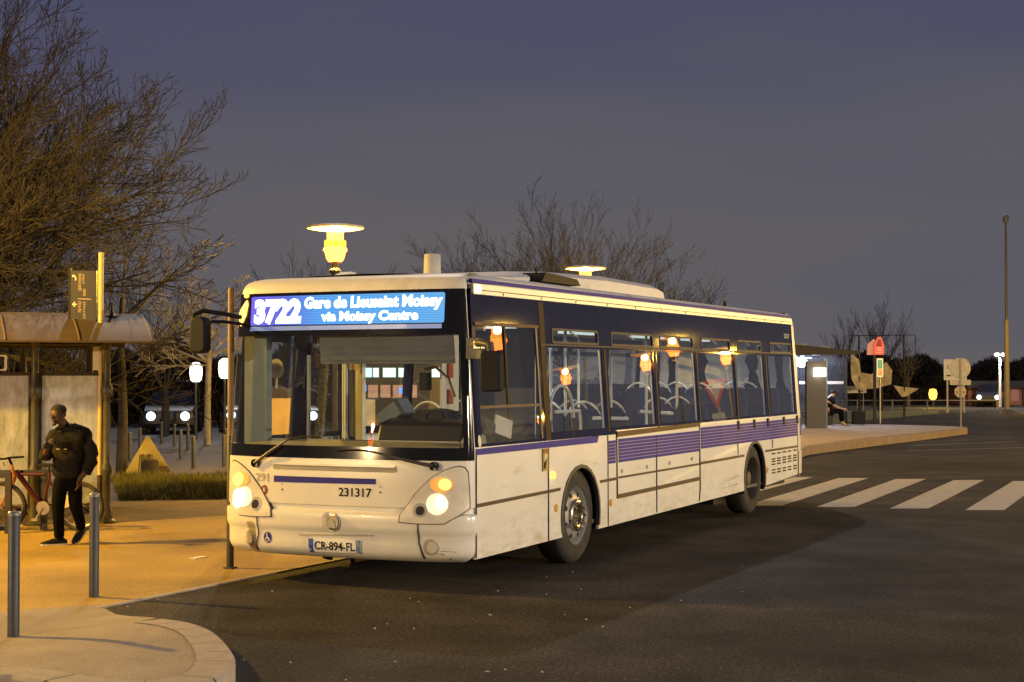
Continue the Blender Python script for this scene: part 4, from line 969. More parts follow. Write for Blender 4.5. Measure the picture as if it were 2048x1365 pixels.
mb.tube([(1.0, 0, 2.30), (-3.1, 0, 2.30)], .025, 6); mb.tube([(1.0, 1.7, 2.30), (-3.1, 1.7, 2.30)], .025, 6); mb.build('roof_frame', M_IRON, SH)
mb = MB(); mb.lathe([(.02, 2.6), (.06, 2.6), (.085, 2.68), (.03, 2.70), (.018, 2.74), (.018, 2.82), (.03, 2.85), (0, 2.87)], (1.0, .35, 0), n=14); mb.build('finial', M_IRON, SH, smooth=True)
M_SGL = glass('scratched_shelter_glass', (.62, .60, .55), rough=.12, boost=1.6, dust=.9, dustcol=(.80, .85, .98))
M_FRM = mat('dark_panel_frame', (.035, .022, .018), .5)
for k, x in enumerate(PX[:4]):
    x0, x1 = x - .80, x - .075
    mb = MB(); mb.box((x0, .045, .27), (x1, .057, 1.90)); p = mb.build('glass_panel', M_SGL, SH)
    mb = MB()
    mb.box((x0 - .04, .03, .22), (x0, .07, 1.94)); mb.box((x1, .03, .22), (x1 + .04, .07, 1.94)); mb.box((x0, .03, 1.90), (x1, .07, 1.94)); mb.box((x0, .03, .22), (x1, .07, .27)); mb.build('panel_frame', M_FRM, p)
mb = MB(); mb.box((.72, .02, 1.97), (.80, .06, 2.27)); mb.build('notice', M_WSIGN, SH)
mb = MB(); o_ = rrect(-.62, 1.96, -.34, 2.16, .03); i_ = rrect(-.60, 1.98, -.37, 2.14, .02)
q = patch(o_, lambda u, v, f_: Vector((u, -.02 - f_, v)), 0, .03, holes=[i_[::-1]]); q.build('notice_frame', M_WSIGN, SH)
# way sign on its yellow pole
SG = thing('direction_sign', 'tall dark direction panel with arrows on a cream yellow pole behind the shelter', 'sign', (3.98, 6.02, 0), FZ)
mb = MB(); mb.lathe([(.034, .62), (.034, 3.49), (0, 3.5)], n=16); mb.build('pole', M_YPOLE, SG, smooth=True)
mb = MB(); mb.lathe([(.075, 0), (.06, .03), (.037, .06), (.037, .62)], n=16); mb.build('pole_sleeve', M_FRM, SG, smooth=True)
mb = MB(); mb.box((-.385, -.02, 2.50), (-.055, .04, 3.26)); pn = mb.build('panel', mat('bronze_sign_face', (.010, .007, .005), .4, var=.2), SG, bevel=.004)
mb = MB(); mb.box((-.42, -.015, 2.50), (-.388, .045, 3.29)); mb.build('panel_edge', M_BLACK, pn)
def SGf(u, v, off): return Vector((u, -.02 - off, v))
M_SW = mat('sign_cream_mark', (.75, .62, .38), .5)
mb = MB()
def addq(q): mb.add(q.v, q.f)
for zc in (2.82,):
    addq(patch([(-.365, zc), (-.335, zc + .035), (-.325, zc + .03), (-.343, zc + .008), (-.305, zc + .008), (-.305, zc - .008), (-.343, zc - .008), (-.325, zc - .03), (-.335, zc - .035)], SGf, .004, .006))
addq(patch([(-.365, 3.20), (-.335, 3.20), (-.315, 3.17), (-.315, 3.13), (-.33, 3.13), (-.33, 3.165), (-.342, 3.182), (-.365, 3.17)], SGf, .004, .006))
mb.build('arrow', M_SW, pn)
mb = MB(); random.seed(11)
def block(u, v0, v1, wd):
    v = v0
    while v < v1:
        h = random.uniform(.006, .016); w2 = wd * random.uniform(.7, 1); addq(patch([(u, v), (u + w2, v), (u + w2, v + h * .55), (u, v + h * .55)], SGf, .003, .004)); v += h + .004
block(-.285, 3.09, 3.21, .04); block(-.235, 3.09, 3.21, .03); block(-.29, 3.00, 3.07, .05); block(-.225, 2.93, 3.02, .04)
block(-.29, 2.72, 2.87, .05); block(-.225, 2.64, 2.86, .035); addq(patch([(-.295, 2.888), (-.12, 2.88), (-.12, 2.89), (-.295, 2.898)], SGf, .003, .004))
mb.build('lettering', mat('sign_small_mark', (.36, .25, .13), .5), pn)
# cycle hoops
def hoop(loc, label):
    t = thing('cycle_hoop', label, 'bike rack', loc, FZ, 'flat black cycle hoops')
    mb = MB(); z = .74; mb.box((-.36, -.03, 0), (-.29, .03, z)); mb.box((.29, -.03, 0), (.36, .03, z)); mb.box((-.29, -.03, z - .07), (.29, .03, z - .0005)); mb.build('hoop', mat('black_hoop_steel', (.02, .014, .010), .45), t)
    return t
hoop((2.78, 6.28, 0), 'black cycle hoop with its right leg in front of the red bicycle'); hoop((2.28, 6.38, 0), 'black cycle hoop at the left picture edge')
# white box-like thing on hoop side kept simple: bicycle
BK = thing('bicycle', 'red mountain bicycle leaning at the cycle racks behind the standing man', 'bicycle', (2.93, 5.88, 0), FZ - radians(4))
M_RED = mat('red_bike_paint', (.065, .006, .009), .3, coat=.3, var=.1); M_SILV = mat('bike_silver', (.5, .5, .5), .35, metal=.8)
def bwheel(x, z=.305, tilt=0):
    mb = MB(); mb.tube([(x + .28 * cos(2 * pi * i / 40), 0, z + .28 * sin(2 * pi * i / 40)) for i in range(41)], .026, 10, cap=False); w_ = mb.build('wheel', M_TYRE, BK, smooth=True)
    mb = MB(); mb.tube([(x + .252 * cos(2 * pi * i / 40), 0, z + .252 * sin(2 * pi * i / 40)) for i in range(41)], .010, 6, cap=False)
    for i in range(16):
        a = 2 * pi * i / 16; mb.tube([(x + .02 * cos(a + .6), (.02 if i % 2 else -.02), z + .02 * sin(a + .6)), (x + .25 * cos(a), 0, z + .25 * sin(a))], .0022, 4)
    mb.tube([(x, -.04, z), (x, .04, z)], .02, 8); mb.build('spokes', M_SILV, w_)
bwheel(-.60); bwheel(.37)
mb = MB(); mb.tube([(-.42, 0, .74), (-.10, 0, .30)], .036, 10, r2=.030); mb.tube([(-.42, 0, .70), (-.06, 0, .70)], .018, 8); mb.tube([(-.10, 0, .28), (-.0, 0, .66), (.0, 0, .74)], .018, 8)
mb.tube([(-.08, .03, .30), (.37, .04, .305)], .011, 6); mb.tube([(-.01, .02, .60), (.37, .04, .305)], .011, 6); mb.tube([(-.08, -.03, .30), (.37, -.04, .305)], .011, 6); mb.tube([(-.01, -.02, .60), (.37, -.04, .305)], .011, 6)
mb.build('frame', M_RED, BK, smooth=True)
mb = MB(); mb.tube([(-.47, 0, .82), (-.44, 0, .66)], .022, 8); mb.tube([(-.45, .05, .64), (-.60, .055, .305)], .017, 8); mb.tube([(-.45, -.05, .64), (-.60, -.055, .305)], .017, 8); mb.tube([(-.45, -.05, .64), (-.45, .05, .64)], .02, 8); mb.build('fork', mat('orange_fork', (.40, .16, .04), .4), BK, smooth=True)
mb = MB(); mb.tube([(-.47, 0, .82), (-.50, 0, .90)], .018, 8); mb.tube([(-.60, -.26, .93), (-.52, -.1, .90), (-.50, 0, .90), (-.46, .1, .89), (-.42, .26, .87)], .013, 8); mb.tube([(-.64, -.25, .91), (-.56, -.2, .88)], .006, 6); mb.tube([(-.56, 0, .80), (-.53, -.1, .86)], .006, 6); mb.build('handlebar', M_BLACK, BK, smooth=True)
mb = MB(); mb.prism([(-.14, .80), (.12, .79), (.15, .835), (.0, .825), (-.14, .825)], -.06, .06, 'xz'); mb.tube([(.0, 0, .72), (.0, 0, .80)], .013, 8); mb.build('saddle', M_BLACK, BK, bevel=.01)
mb = MB(); mb.lathe([(.085, -.05), (.085, -.045), (.0, -.045)], (-.08, 0, .29), 'y', 24); mb.tube([(-.08, -.06, .29), (-.16, -.07, .16)], .011, 6); mb.box((-.21, -.13, .145), (-.12, -.06, .17)); mb.tube([(-.08, .06, .29), (.0, .07, .42)], .011, 6); mb.build('crank', M_SILV, BK)
mb = MB(); mb.lathe([(.075, -.05), (.085, -.052), (.0, -.055)], (.20, 0, .38), 'y', 24); mb.build('bell_light', mat('pale_reflector', (.6, .55, .4), .3), BK)
BK.rotation_euler.x = radians(6)

# grass strip with blades
GR = [(6.9, 8.1), (7.9, 6.75), (12.3, 9.9), (11.0, 11.7)]
sheet('lawn', GR, .012, M_GRASS0)
random.seed(5); mb = MB(); A, B, C_, D = [Vector(p) for p in GR]
for i in range(9000):
    u, v = random.random(), random.random(); p = (A * (1 - u) + B * u) * (1 - v) + (D * (1 - u) + C_ * u) * v
    h = random.uniform(.05, .17) * (1 + .4 * sin(p.x * 3) * cos(p.y * 2.3)); a = random.uniform(0, 2 * pi); w2 = .008 + .004 * random.random(); lx, ly = random.gauss(0, .05), random.gauss(0, .05)
    dx, dy = w2 * cos(a), w2 * sin(a)
    mb.add([(p.x - dx, p.y - dy, .01), (p.x + dx, p.y + dy, .01), (p.x + lx, p.y + ly, h)], [(0, 1, 2)])
o = mb.build('grass', mat('dry_green_grass', (.16, .15, .035), .9, var=.45, scale=2.5), fix=False); tag(o, kind='stuff')
# triangular warning sign turned away, lit yellow, with its stand
TR = thing('triangle_sign', 'yellow lit back of a triangular road sign leaning on a stand in the grass', 'warning sign', (11.84, 11.57, 0), FZ)
def tri_r(P0, P1, P2, r=.06):
    pts = []
    tri = [Vector(P0), Vector(P1), Vector(P2)]
    for i in range(3):
        a, b, c = tri[i - 1], tri[i], tri[(i + 1) % 3]; p = b + (a - b).normalized() * r; q = b + (c - b).normalized() * r
        for k in range(5): s_ = k / 4; pts.append(tuple(p * (1 - s_) ** 2 + b * 2 * s_ * (1 - s_) + q * s_ ** 2))
    return pts
tp = tri_r((-.40, .05), (.50, .07), (.0, .79)); mb = patch(tp, lambda u, v, f_: Vector((u, .12 * (v / .8) - f_ * .5, v)), 0, .02)
mb.build('sign_plate', mat('yellow_sign_back', (.55, .42, .10), .6, var=.1), TR)
mb = MB()
for x in (-.12, .0): mb.tube([(x, -.10, 0), (x + .01, .0, .40), (x + .06, .02, .42), (x + .10, -.10, .02)], .013, 6)
mb.tube([(.08, .0, .42), (.20, -.25, 0)], .013, 6); mb.build('stand', M_IRON, TR)
ST = thing('tree_stump', 'short dark stump in the grass in front of the triangular sign', 'stump', (11.45, 11.15, 0))
mb = MB(); mb.lathe([(.20, 0), (.17, .08), (.16, .30), (.14, .33), (0, .34)], n=14); mb.build('stump', M_BARK3, ST, smooth=True)
mb = MB(); mb.lathe([(.139, .331), (.12, .345), (0, .347)], n=14); mb.build('cut_top', M_BARK, ST)

# =================================================================== TREES
def grow_tree(name, label, loc, m, trunk, limbs, seed, levels=3, dens=1.0, tw=.0035, group=None, upbend=.35, rz=FZ, seglen=.28, leaf=0.0, spread=(25, 55)):
    rnd = random.Random(seed); t = thing(name, label, 'tree', loc, rz, group)
    mb = MB(); mb.tube(trunk[0], trunk[1], 12, cap=True); mb.build('trunk', m, t, smooth=True)
    mb = MB()
    def rv(): return Vector((rnd.gauss(0, 1), rnd.gauss(0, 1), rnd.gauss(0, 1)))
    def branch(p, d, L, r, lv):
        n = max(3, int(L / seglen)); n = min(n, 14); pts = [Vector(p)]; d = Vector(d).normalized(); ds = []
        for i in range(n):
            d = (d + rv() * (.09 if lv else .07) + Vector((0, 0, upbend * (.10 if lv else .05) * (i / n)))).normalized()
            pts.append(pts[-1] + d * (L / n)); ds.append(d.copy())
        rad = [max(tw, r * (1 - .82 * i / n)) for i in range(n + 1)]
        mb.tube(pts, rad, 6 if r > .03 else (4 if r > .009 else 3), cap=False)
        if lv >= levels: return
        k = int((5 if lv == 0 else 4) * dens * max(.6, min(2.6, L / (1.1 if lv == 0 else .7)))) + 1
        for j in range(k):
            f_ = .18 + .80 * (j + rnd.random() * .8) / k; ii = min(n - 1, int(f_ * n)); q = pts[ii].lerp(pts[ii + 1], f_ * n - ii)
            d0 = ds[ii]; side = d0.cross(rv()).normalized(); a = radians(rnd.uniform(*spread))
            nd = (d0 * cos(a) + side * sin(a) + Vector((0, 0, upbend * .45))).normalized()
            branch(q, nd, L * rnd.uniform(.30, .52) * (1.1 - .45 * f_), max(tw, rad[ii] * .55), lv + 1)
    for (p, d, L, r) in limbs: branch(p, d, L, r, 0)
    mb.build('crown', m, t, fix=False, smooth=False)
    return t
# big tree, trunk beyond the left edge
limbs = []
for (h, dx, dy, dz, L, r) in ((2.9, 1, -.1, .10, 4.9, .07), (3.1, 1, .35, .22, 5.0, .08), (3.3, 1, -.5, .30, 4.7, .08), (3.5, 1, .1, .42, 5.2, .09), (3.7, .9, -.3, .55, 5.0, .08), (3.9, .9, .5, .6, 4.6, .08), (4.1, .8, .0, .75, 5.0, .08),
                            (4.3, .6, .4, .9, 4.6, .07), (4.5, .55, -.4, 1.0, 4.4, .07), (4.7, .3, .1, 1.0, 4.2, .06), (4.0, .1, -.9, .7, 4, .06), (3.8, -.7, .3, .6, 4.2, .07), (4.4, -.4, -.2, 1, 4.2, .07), (3.2, .75, .75, .15, 4.2, .06), (3.0, .8, -.8, .2, 4.0, .06), (3.6, 1, -.15, .30, 4.6, .06), (4.2, 1, .15, .62, 4.7, .06), (3.4, 1, .55, .38, 4.9, .06), (4.0, 1, .0, .50, 5.3, .08), (4.2, 1, .3, .62, 5.1, .08), (4.3, 1, -.3, .68, 4.9, .08), (3.8, 1, .1, .36, 5.6, .08), (3.5, 1, -.2, .20, 5.6, .07), (4.4, .8, .1, .85, 5.2, .07)):
    limbs.append(((0, 0, h * .8), (dx, dy, dz), L, r))
BT = Vector((6.0, 13.0, 0))
grow_tree('bare_tree', 'large bare winter tree spreading over the shelter, its twigs lit brown by the lamp', BT, M_BARK, ([(0, 0, 0), (.05, 0, 1.2), (0, 0, 2.4), (.1, 0, 4.2)], [.30, .24, .22, .10]), limbs, 3, levels=3, dens=1.08, tw=.0052, upbend=.5, seglen=.34)
# slim tree in the grass behind the shelter
grow_tree('bare_tree', 'slim dark bare tree behind the direction sign pole', (11.76, 12.08, 0), M_BARK3, ([(0, 0, 0), (.02, 0, 1.2), (-.03, 0, 2.6), (0, 0, 3.4)], [.12, .09, .07, .05]),
          [((0, 0, 1.9), (-.8, .1, .5), 2.0, .03), ((0, 0, 2.2), (.9, 0, .45), 2.4, .035), ((0, 0, 2.6), (-.5, -.3, .8), 2.2, .03), ((0, 0, 2.9), (.6, .4, .6), 2.2, .03), ((0, 0, 3.2), (.1, 0, 1), 2.0, .03), ((0, 0, 3.0), (.8, -.4, .7), 2.4, .03)], 8, levels=3, dens=1.0, tw=.005)
# pale pollarded tree on the square
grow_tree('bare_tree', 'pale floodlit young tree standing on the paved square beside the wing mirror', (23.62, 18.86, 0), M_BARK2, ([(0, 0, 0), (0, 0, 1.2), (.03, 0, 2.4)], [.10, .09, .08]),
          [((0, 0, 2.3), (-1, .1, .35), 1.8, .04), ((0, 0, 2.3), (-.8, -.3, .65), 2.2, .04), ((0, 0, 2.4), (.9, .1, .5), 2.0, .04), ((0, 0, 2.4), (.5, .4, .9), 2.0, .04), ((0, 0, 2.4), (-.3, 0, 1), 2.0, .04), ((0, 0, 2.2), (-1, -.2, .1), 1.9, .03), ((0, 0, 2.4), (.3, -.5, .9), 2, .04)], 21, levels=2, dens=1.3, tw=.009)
# bare trees behind the bus
def shrub_tree(loc, seed, H, label, spreadw=1.0, m=M_BARK3, n=9, grp='bare trees beyond the bus stop', ub=.9, mm=.5):
    rnd = random.Random(seed); L_ = []
    for i in range(n):
        a = 2 * pi * i / n + rnd.random(); w_ = rnd.uniform(.08, .62) * spreadw; L_.append(((0, 0, H * .28), (w_ * cos(a), w_ * sin(a), 1), H * rnd.uniform(.50, .72), .032))
    return grow_tree('bare_tree', label, loc, m, ([(0, 0, 0), (.03, 0, H * .15), (0, 0, H * .3)], [.16, .13, .10]), L_, seed, levels=3, dens=.8, tw=.0042, upbend=ub, seglen=.5, group=grp, spread=(18, 40))
def atpx(px, D, z=0):
    a = YAW - math.atan((px - 1024) / 3114); d = D / cos(math.atan((px - 1024) / 3114)); return (CAMP.x + d * cos(a), CAMP.y + d * sin(a), z)
shrub_tree(atpx(1130, 52), 31, 7.7, 'wide bare tree rising behind the bus roof on both sides of the lamp disc', 2.6, n=24, ub=.5, m=mat('faint_grey_bark', (.055, .050, .050), .9))
shrub_tree(atpx(950, 56), 32, 6.6, 'bare tree right of the bus roof tank', 2.0, n=12, ub=.6)
shrub_tree(atpx(1330, 55), 33, 5.6, 'lower bare tree at the rear half of the bus roof', 2.2, n=14, ub=.6)
shrub_tree(atpx(600, 52), 34, 5.6, 'small bare tree left of the street lamp above the bus front', 1.0)
shrub_tree(atpx(760, 55), 35, 5.3, 'small bare tree right of the street lamp above the bus front', .9)
k_ = 0
LB = ['bare tree in the dark left of the direction sign', 'bare tree in the dark between the direction sign and the wing mirror', 'bare tree in the dark above the shelter roof', 'bare tree in the dark directly left of the cream pole', 'bare tree in the dark behind the slim pole by the bus', 'bare tree at the far left edge of the dark park']
for px, D, H in ((130, 44, 4.6), (330, 50, 4.9), (20, 40, 5.0)):
    shrub_tree(atpx(px, D), 50 + k_, H, LB[k_], 1.5, n=8, grp='bare trees in the dark park'); k_ += 1
shrub_tree(atpx(1760, 88), 61, 5.8, 'thin bare tree behind the red house shaped sign', .8, n=6, grp='bare trees beyond the road')
shrub_tree(atpx(1690, 92), 62, 5.0, 'thin bare tree behind the far platform roof', .9, n=6, grp='bare trees beyond the road')
shrub_tree(atpx(1815, 100), 63, 4.2, 'small bare tree right of the goal frame', 1.0, n=6, grp='bare trees beyond the road')
# woodland mass: dark twiggy clumps in the distance
def thicket(name, x0, x1, D, h0, h1, n, m, seed, size=.25, depth=5):
    rnd = random.Random(seed); mb = MB()
    for i in range(n):
        px = rnd.uniform(x0, x1); dd = D + rnd.uniform(0, depth); hh = h0 + (h1 - h0) * (.5 + .28 * sin(px * .021 + seed) + .22 * sin(px * .053 + 2 * seed)); z = hh * (1 - rnd.random() ** 1.8 * .95)
        x, y, _ = atpx(px, dd); 
        for q in range(2):
            d1 = Vector((rnd.gauss(0, 1), rnd.gauss(0, 1), rnd.gauss(0, 1) + .6)).normalized() * size * rnd.uniform(.5, 1.4); d2 = Vector((rnd.gauss(0, 1), rnd.gauss(0, 1), rnd.gauss(0, 1))).normalized() * size * .35
            p = Vector((x, y, max(.05, z))); mb.add([p - d1, p + d2, p + d1], [(0, 1, 2)])
    o = mb.build(name, m, fix=False); tag(o, kind='stuff'); return o
M_DK = mat('dark_thicket', (.028, .024, .018), .95, var=.5, scale=1.0)
thicket('undergrowth', -120, 700, 60, 2.1, 3.4, 9000, M_DK, 1, .32, 8)
thicket('woodland', 1600, 2250, 125, 1.9, 4.0, 9000, mat('far_wood', (.030, .027, .028), .95, var=.5, scale=.6), 2, .55, 8)
thicket('hedge', 1560, 1900, 108, 1.0, 2.6, 5000, M_DK, 4, .35, 4)
def earth(name, x0, x1, D, h, depth, m):
    a, b = atpx(x0, D), atpx(x1, D); c, d = atpx(x1, D + depth), atpx(x0, D + depth); mb = MB()
    N = 30; rnd = random.Random(int(D)); vs = []
    for i in range(N + 1):
        f_ = i / N; hh = h * (.75 + .25 * rnd.random())
        for (p, q, z) in ((a, b, 0), (a, b, hh * .8), (d, c, hh), (d, c, 0)):
            vs.append((p[0] + (q[0] - p[0]) * f_, p[1] + (q[1] - p[1]) * f_, z))
    mb.add(vs, [(i * 4 + j, i * 4 + j + 1, i * 4 + j + 5, i * 4 + j + 4) for i in range(N) for j in range(3)]); o = mb.build(name, m, smooth=True); tag(o, kind='structure')
earth('hill', -150, 700, 66, 1.9, 6, M_DK)
earth('hill', 1560, 2300, 134, 2.7, 10, MATS['far_wood'])

# =================================================================== LEFT BACKGROUND lamps and cars
def low_lamp(loc, label, h=2.02, pw=38):
    t = thing('path_lamp', label, 'path lamp', loc, 0, 'bright white path lamps')
    mb = MB(); mb.lathe([(.05, 0), (.035, h - .28)], n=10); mb.build('post', M_STEEL, t, smooth=True)
    mb = MB(); mb.lathe([(.10, h - .28), (.16, h - .22), (.19, h), (.17, h + .22), (.08, h + .30), (0, h + .31)], n=14); mb.build('globe', emis('white_globe_glow', (1.0, .90, .74), 3.2, see=.5), t, smooth=True)
    lamp_light('lamp_bulb', (0, 0, h), pw, (1, .9, .72), .12, t); return t
low_lamp((26.27, 21.25, 0), 'bright white path lamp under the left wing mirror')
low_lamp((25.16, 19.39, 0), 'bright white path lamp close to the slim pole by the bus', 2.12)
mb = MB()
def car(loc, rz, label, colr, lights=True):
    t = thing('parked_car', label, 'car', loc, rz, 'cars with headlamps on beyond the square')
    m = mat('car_paint_%d' % int(colr[0] * 1000), colr, .3, coat=.6)
    b = MB(); secs = [(-2.1, .35, .72, .72), (-2.0, .25, .80, .82), (-1.0, .22, .95, .86), (0, .22, .96, .88), (1.2, .22, .93, .86), (2.0, .28, .86, .80), (2.12, .38, .74, .72)]
    vs = []
    for x, z0, z1, hw_ in secs: vs += [(x, -hw_, z0), (x, -hw_, (z0 + z1) / 2 + .08), (x, -hw_ * .94, z1), (x, hw_ * .94, z1), (x, hw_, (z0 + z1) / 2 + .08), (x, hw_, z0)]
    fs = [(i * 6 + j, i * 6 + (j + 1) % 6, (i + 1) * 6 + (j + 1) % 6, (i + 1) * 6 + j) for i in range(6) for j in range(6)] + [tuple(range(6)), tuple(range(36, 42))]
    b.add(vs, fs); b.build('body', m, t, smooth=True)
    b = MB(); gs = [(-1.15, .94, .78), (-.45, 1.40, .62), (1.05, 1.42, .62), (1.75, .95, .74)]; vs = []
    for x, z, h_ in gs: vs += [(x, -h_, z), (x, h_, z)]
    for x, h_ in ((-1.15, .80), (1.75, .78)): vs += [(x, -h_, .90), (x, h_, .90)]
    b.add(vs, [(0, 1, 3, 2), (2, 3, 5, 4), (4, 5, 7, 6), (8, 9, 1, 0), (6, 7, 11, 10), (8, 0, 2, 4, 6, 10), (9, 11, 7, 5, 3, 1)]); b.build('cabin', mat('car_glass', (.02, .022, .028), .05), t)
    for x in (-1.3, 1.3):
        for s in (-1, 1):
            b = MB(); b.lathe([(.20, -.1), (.31, -.1), (.32, 0), (.31, .1), (.2, .1)], (x, s * .80, .32), 'y', 20); w_ = b.build('wheel', M_TYRE, t, smooth=True)
            b = MB(); b.lathe([(.21, s * .09), (.05, s * .07), (0, s * .09)], (x, s * .80, .32), 'y', 16); b.build('rim', M_SILV, w_)
    for s in (-1, 1):
        b = MB(); b.lathe([(.15, -2.13), (.10, -2.17), (0, -2.18)], (0, s * .55, .60), 'x', 12); b.build('headlight', emis('car_headlight_glow', (.62, .78, 1.0), 4) if lights else M_LGREY, t)
    return t
car((31.2, 25.9, 0), atan2(-.55, -.84) + pi, 'dark car with bluish headlamps on, left of the pale tree', (.03, .035, .05))
car((33.6, 24.6, 0), atan2(-.6, -.8) + pi, 'dark car with bluish headlamps on, behind the pale tree', (.05, .055, .07))
car((33.0, 22.6, 0), atan2(-.7, -.7) + pi, 'dark car with bluish headlamps on, beside the slim pole', (.02, .02, .025))
# kiosk seen through the windscreen
KS = thing('station_kiosk', 'lit ticket kiosk with pale green and blue panels, seen through the bus windows', 'kiosk', atpx(800, 44), FZ)
mb = MB(); mb.box((-1.6, 0, 0), (2.6, 2.5, 2.9)); mb.build('wall', mat('kiosk_wall', (.05, .045, .045), .7), KS)
mb = MB(); mb.box((-1.8, -.6, 2.9), (2.8, 2.7, 3.05)); mb.build('roof', M_DARKGREY, KS)
for i, (u0, u1, v0, v1, mm) in enumerate(((-1.38, -.80, 1.88, 2.14, 'c'), (-.76, -.60, 1.88, 2.14, 'g'), (-.48, -.12, 1.88, 2.14, 'g'), (-.04, .12, 1.88, 2.14, 'g'), (-1.36, -.95, 1.48, 1.66, 'b'), (-.03, .12, 1.42, 1.58, 'b'), (-.03, .12, 1.08, 1.24, 'b'), (.9, 1.6, 1.88, 2.14, 'g'))):
    mb = MB(); mb.box((u0, -.03, v0), (u1, 0, v1)); mb.build('lit_panel', {'c': emis('cyan_panel', (.55, 1.0, .95), 2.4), 'g': emis('green_white_panel', (.75, 1.0, .75), 2.2), 'b': emis('blue_panel', (.15, .32, 1.0), 2.0)}[mm], KS)
for u in (-.90, -.55, -.2, .2): 
    mb = MB(); mb.box((u, -.02, 1.30), (u + .28, 0, 1.66)); mb.build('poster', mat('pink_poster', (.55, .36, .32), .6, emit=.25, emcol=(.6, .4, .35)), KS)
mb = MB(); mb.box((-1.5, -.02, .5), (-.7, 0, 1.25)); mb.build('counter', mat('cream_counter', (.6, .5, .3), .6, emit=.25, emcol=(.6, .5, .3)), KS)
# yellow machine and round sign behind the front door
YB = thing('ticket_machine', 'orange yellow ticket machine on the pavement behind the bus door', 'ticket machine', atpx(560, 19.5), FZ)
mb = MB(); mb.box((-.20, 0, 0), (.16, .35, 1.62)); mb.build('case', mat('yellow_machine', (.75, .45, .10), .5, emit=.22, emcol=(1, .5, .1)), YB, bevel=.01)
mb = MB(); mb.box((-.18, -.01, 1.62), (.14, .34, 1.74)); mb.build('head', M_BROWN, YB)
mb = MB(); mb.box((-.20, -.012, .85), (-.07, -.001, 1.12)); mb.build('screen', mat('green_grey_screen', (.12, .2, .17), .4), YB)
RS_ = thing('road_sign', 'back of a round road sign seen through the front door glass of the bus', 'road sign', atpx(552, 23), FZ)
mb = MB(); mb.lathe([(.0, -.012), (.10, -.012), (.10, .0), (0, 0)], (0, 0, 2.05), 'y', 28); mb.lathe([(.0, -.012), (.115, -.012), (.115, .0), (0, 0)], (0, 0, 1.98), 'y', 28); mb.build('plate', M_LGREY, RS_)
mb = MB(); mb.tube([(0, .03, 0), (0, .03, 2.15)], .02, 8); mb.build('post', M_GALV, RS_)

# =================================================================== PEOPLE
def skin_mesh(name, verts, edges, radii, m, parent=None, sub=2):
    me = bpy.data.meshes.new(name); me.from_pydata(verts, edges, []); o = bpy.data.objects.new(name, me); COL.objects.link(o)
    sk = o.modifiers.new('skin', 'SKIN'); sk.use_smooth_shade = True
    for i, r in enumerate(radii):
        r = r if isinstance(r, tuple) else (r, r); me.skin_vertices[0].data[i].radius = r
    me.skin_vertices[0].data[0].use_root = True
    s = o.modifiers.new('sub', 'SUBSURF'); s.levels = sub; s.render_levels = sub
    dg = bpy.context.evaluated_depsgraph_get(); dg.update()
    nm = bpy.data.meshes.new_from_object(o.evaluated_get(dg)); bpy.data.objects.remove(o); bpy.data.meshes.remove(me)
    nm.name = name; nm.materials.clear(); nm.materials.append(m)
    for p in nm.polygons: p.use_smooth = True; p.material_index = 0
    r = bpy.data.objects.new(name, nm); COL.objects.link(r)
    if parent is not None: r.parent = parent
    return r
class SK:
    def __init__(s): s.v = []; s.e = []; s.r = []
    def chain(s, start, pts):
        prev = start
        for p, r in pts:
            s.v.append(p); s.r.append(r); i = len(s.v) - 1
            if prev is not None: s.e.append((prev, i))
            prev = i
        return prev
M_SKIN = mat('brown_skin', (.075, .040, .026), .6, var=.06); M_JACK = mat('dark_jacket', (.009, .008, .007), .85, spec=.25, bump=.5, bscale=22, var=.45, scale=9, dirt=((.018, .015, .010), .55, 5)); M_TROU = mat('black_trousers', (.004, .004, .004), .95, spec=.1, var=.4)
M_HAIR = mat('black_hair', (.012, .009, .007), .8, bump=.4)
def hand(s, wrist, p, d, curl, side, k=1.0):
    """palm and five bent fingers from the wrist vertex index: p position, d direction of fingers, curl normal, side thumb direction"""
    d = Vector(d).normalized(); c = Vector(curl).normalized(); t_ = Vector(side).normalized(); p = Vector(p)
    pm = s.chain(wrist, [(tuple(p + d * .035 * k), (.020 * k, .030 * k)), (tuple(p + d * .075 * k), (.016 * k, .032 * k))])
    for i, L in enumerate((.068, .078, .072, .056)):
        o_ = t_ * ((1.5 - i) * .019 * k); b = p + d * .082 * k + o_
        s.chain(pm, [(tuple(b + d * .01 * k), .0085 * k), (tuple(b + d * (L * .45) * k + c * .012 * k), .0082 * k), (tuple(b + d * (L * .72) * k + c * .035 * k), .0078 * k), (tuple(b + d * (L * .75) * k + c * .055 * k), .007 * k)])
    b = p + d * .02 * k + t_ * .03 * k
    s.chain(pm - 1, [(tuple(b), .011 * k), (tuple(b + t_ * .018 * k + d * .03 * k + c * .015 * k), .0095 * k), (tuple(b + t_ * .015 * k + d * .055 * k + c * .03 * k), .008 * k)])
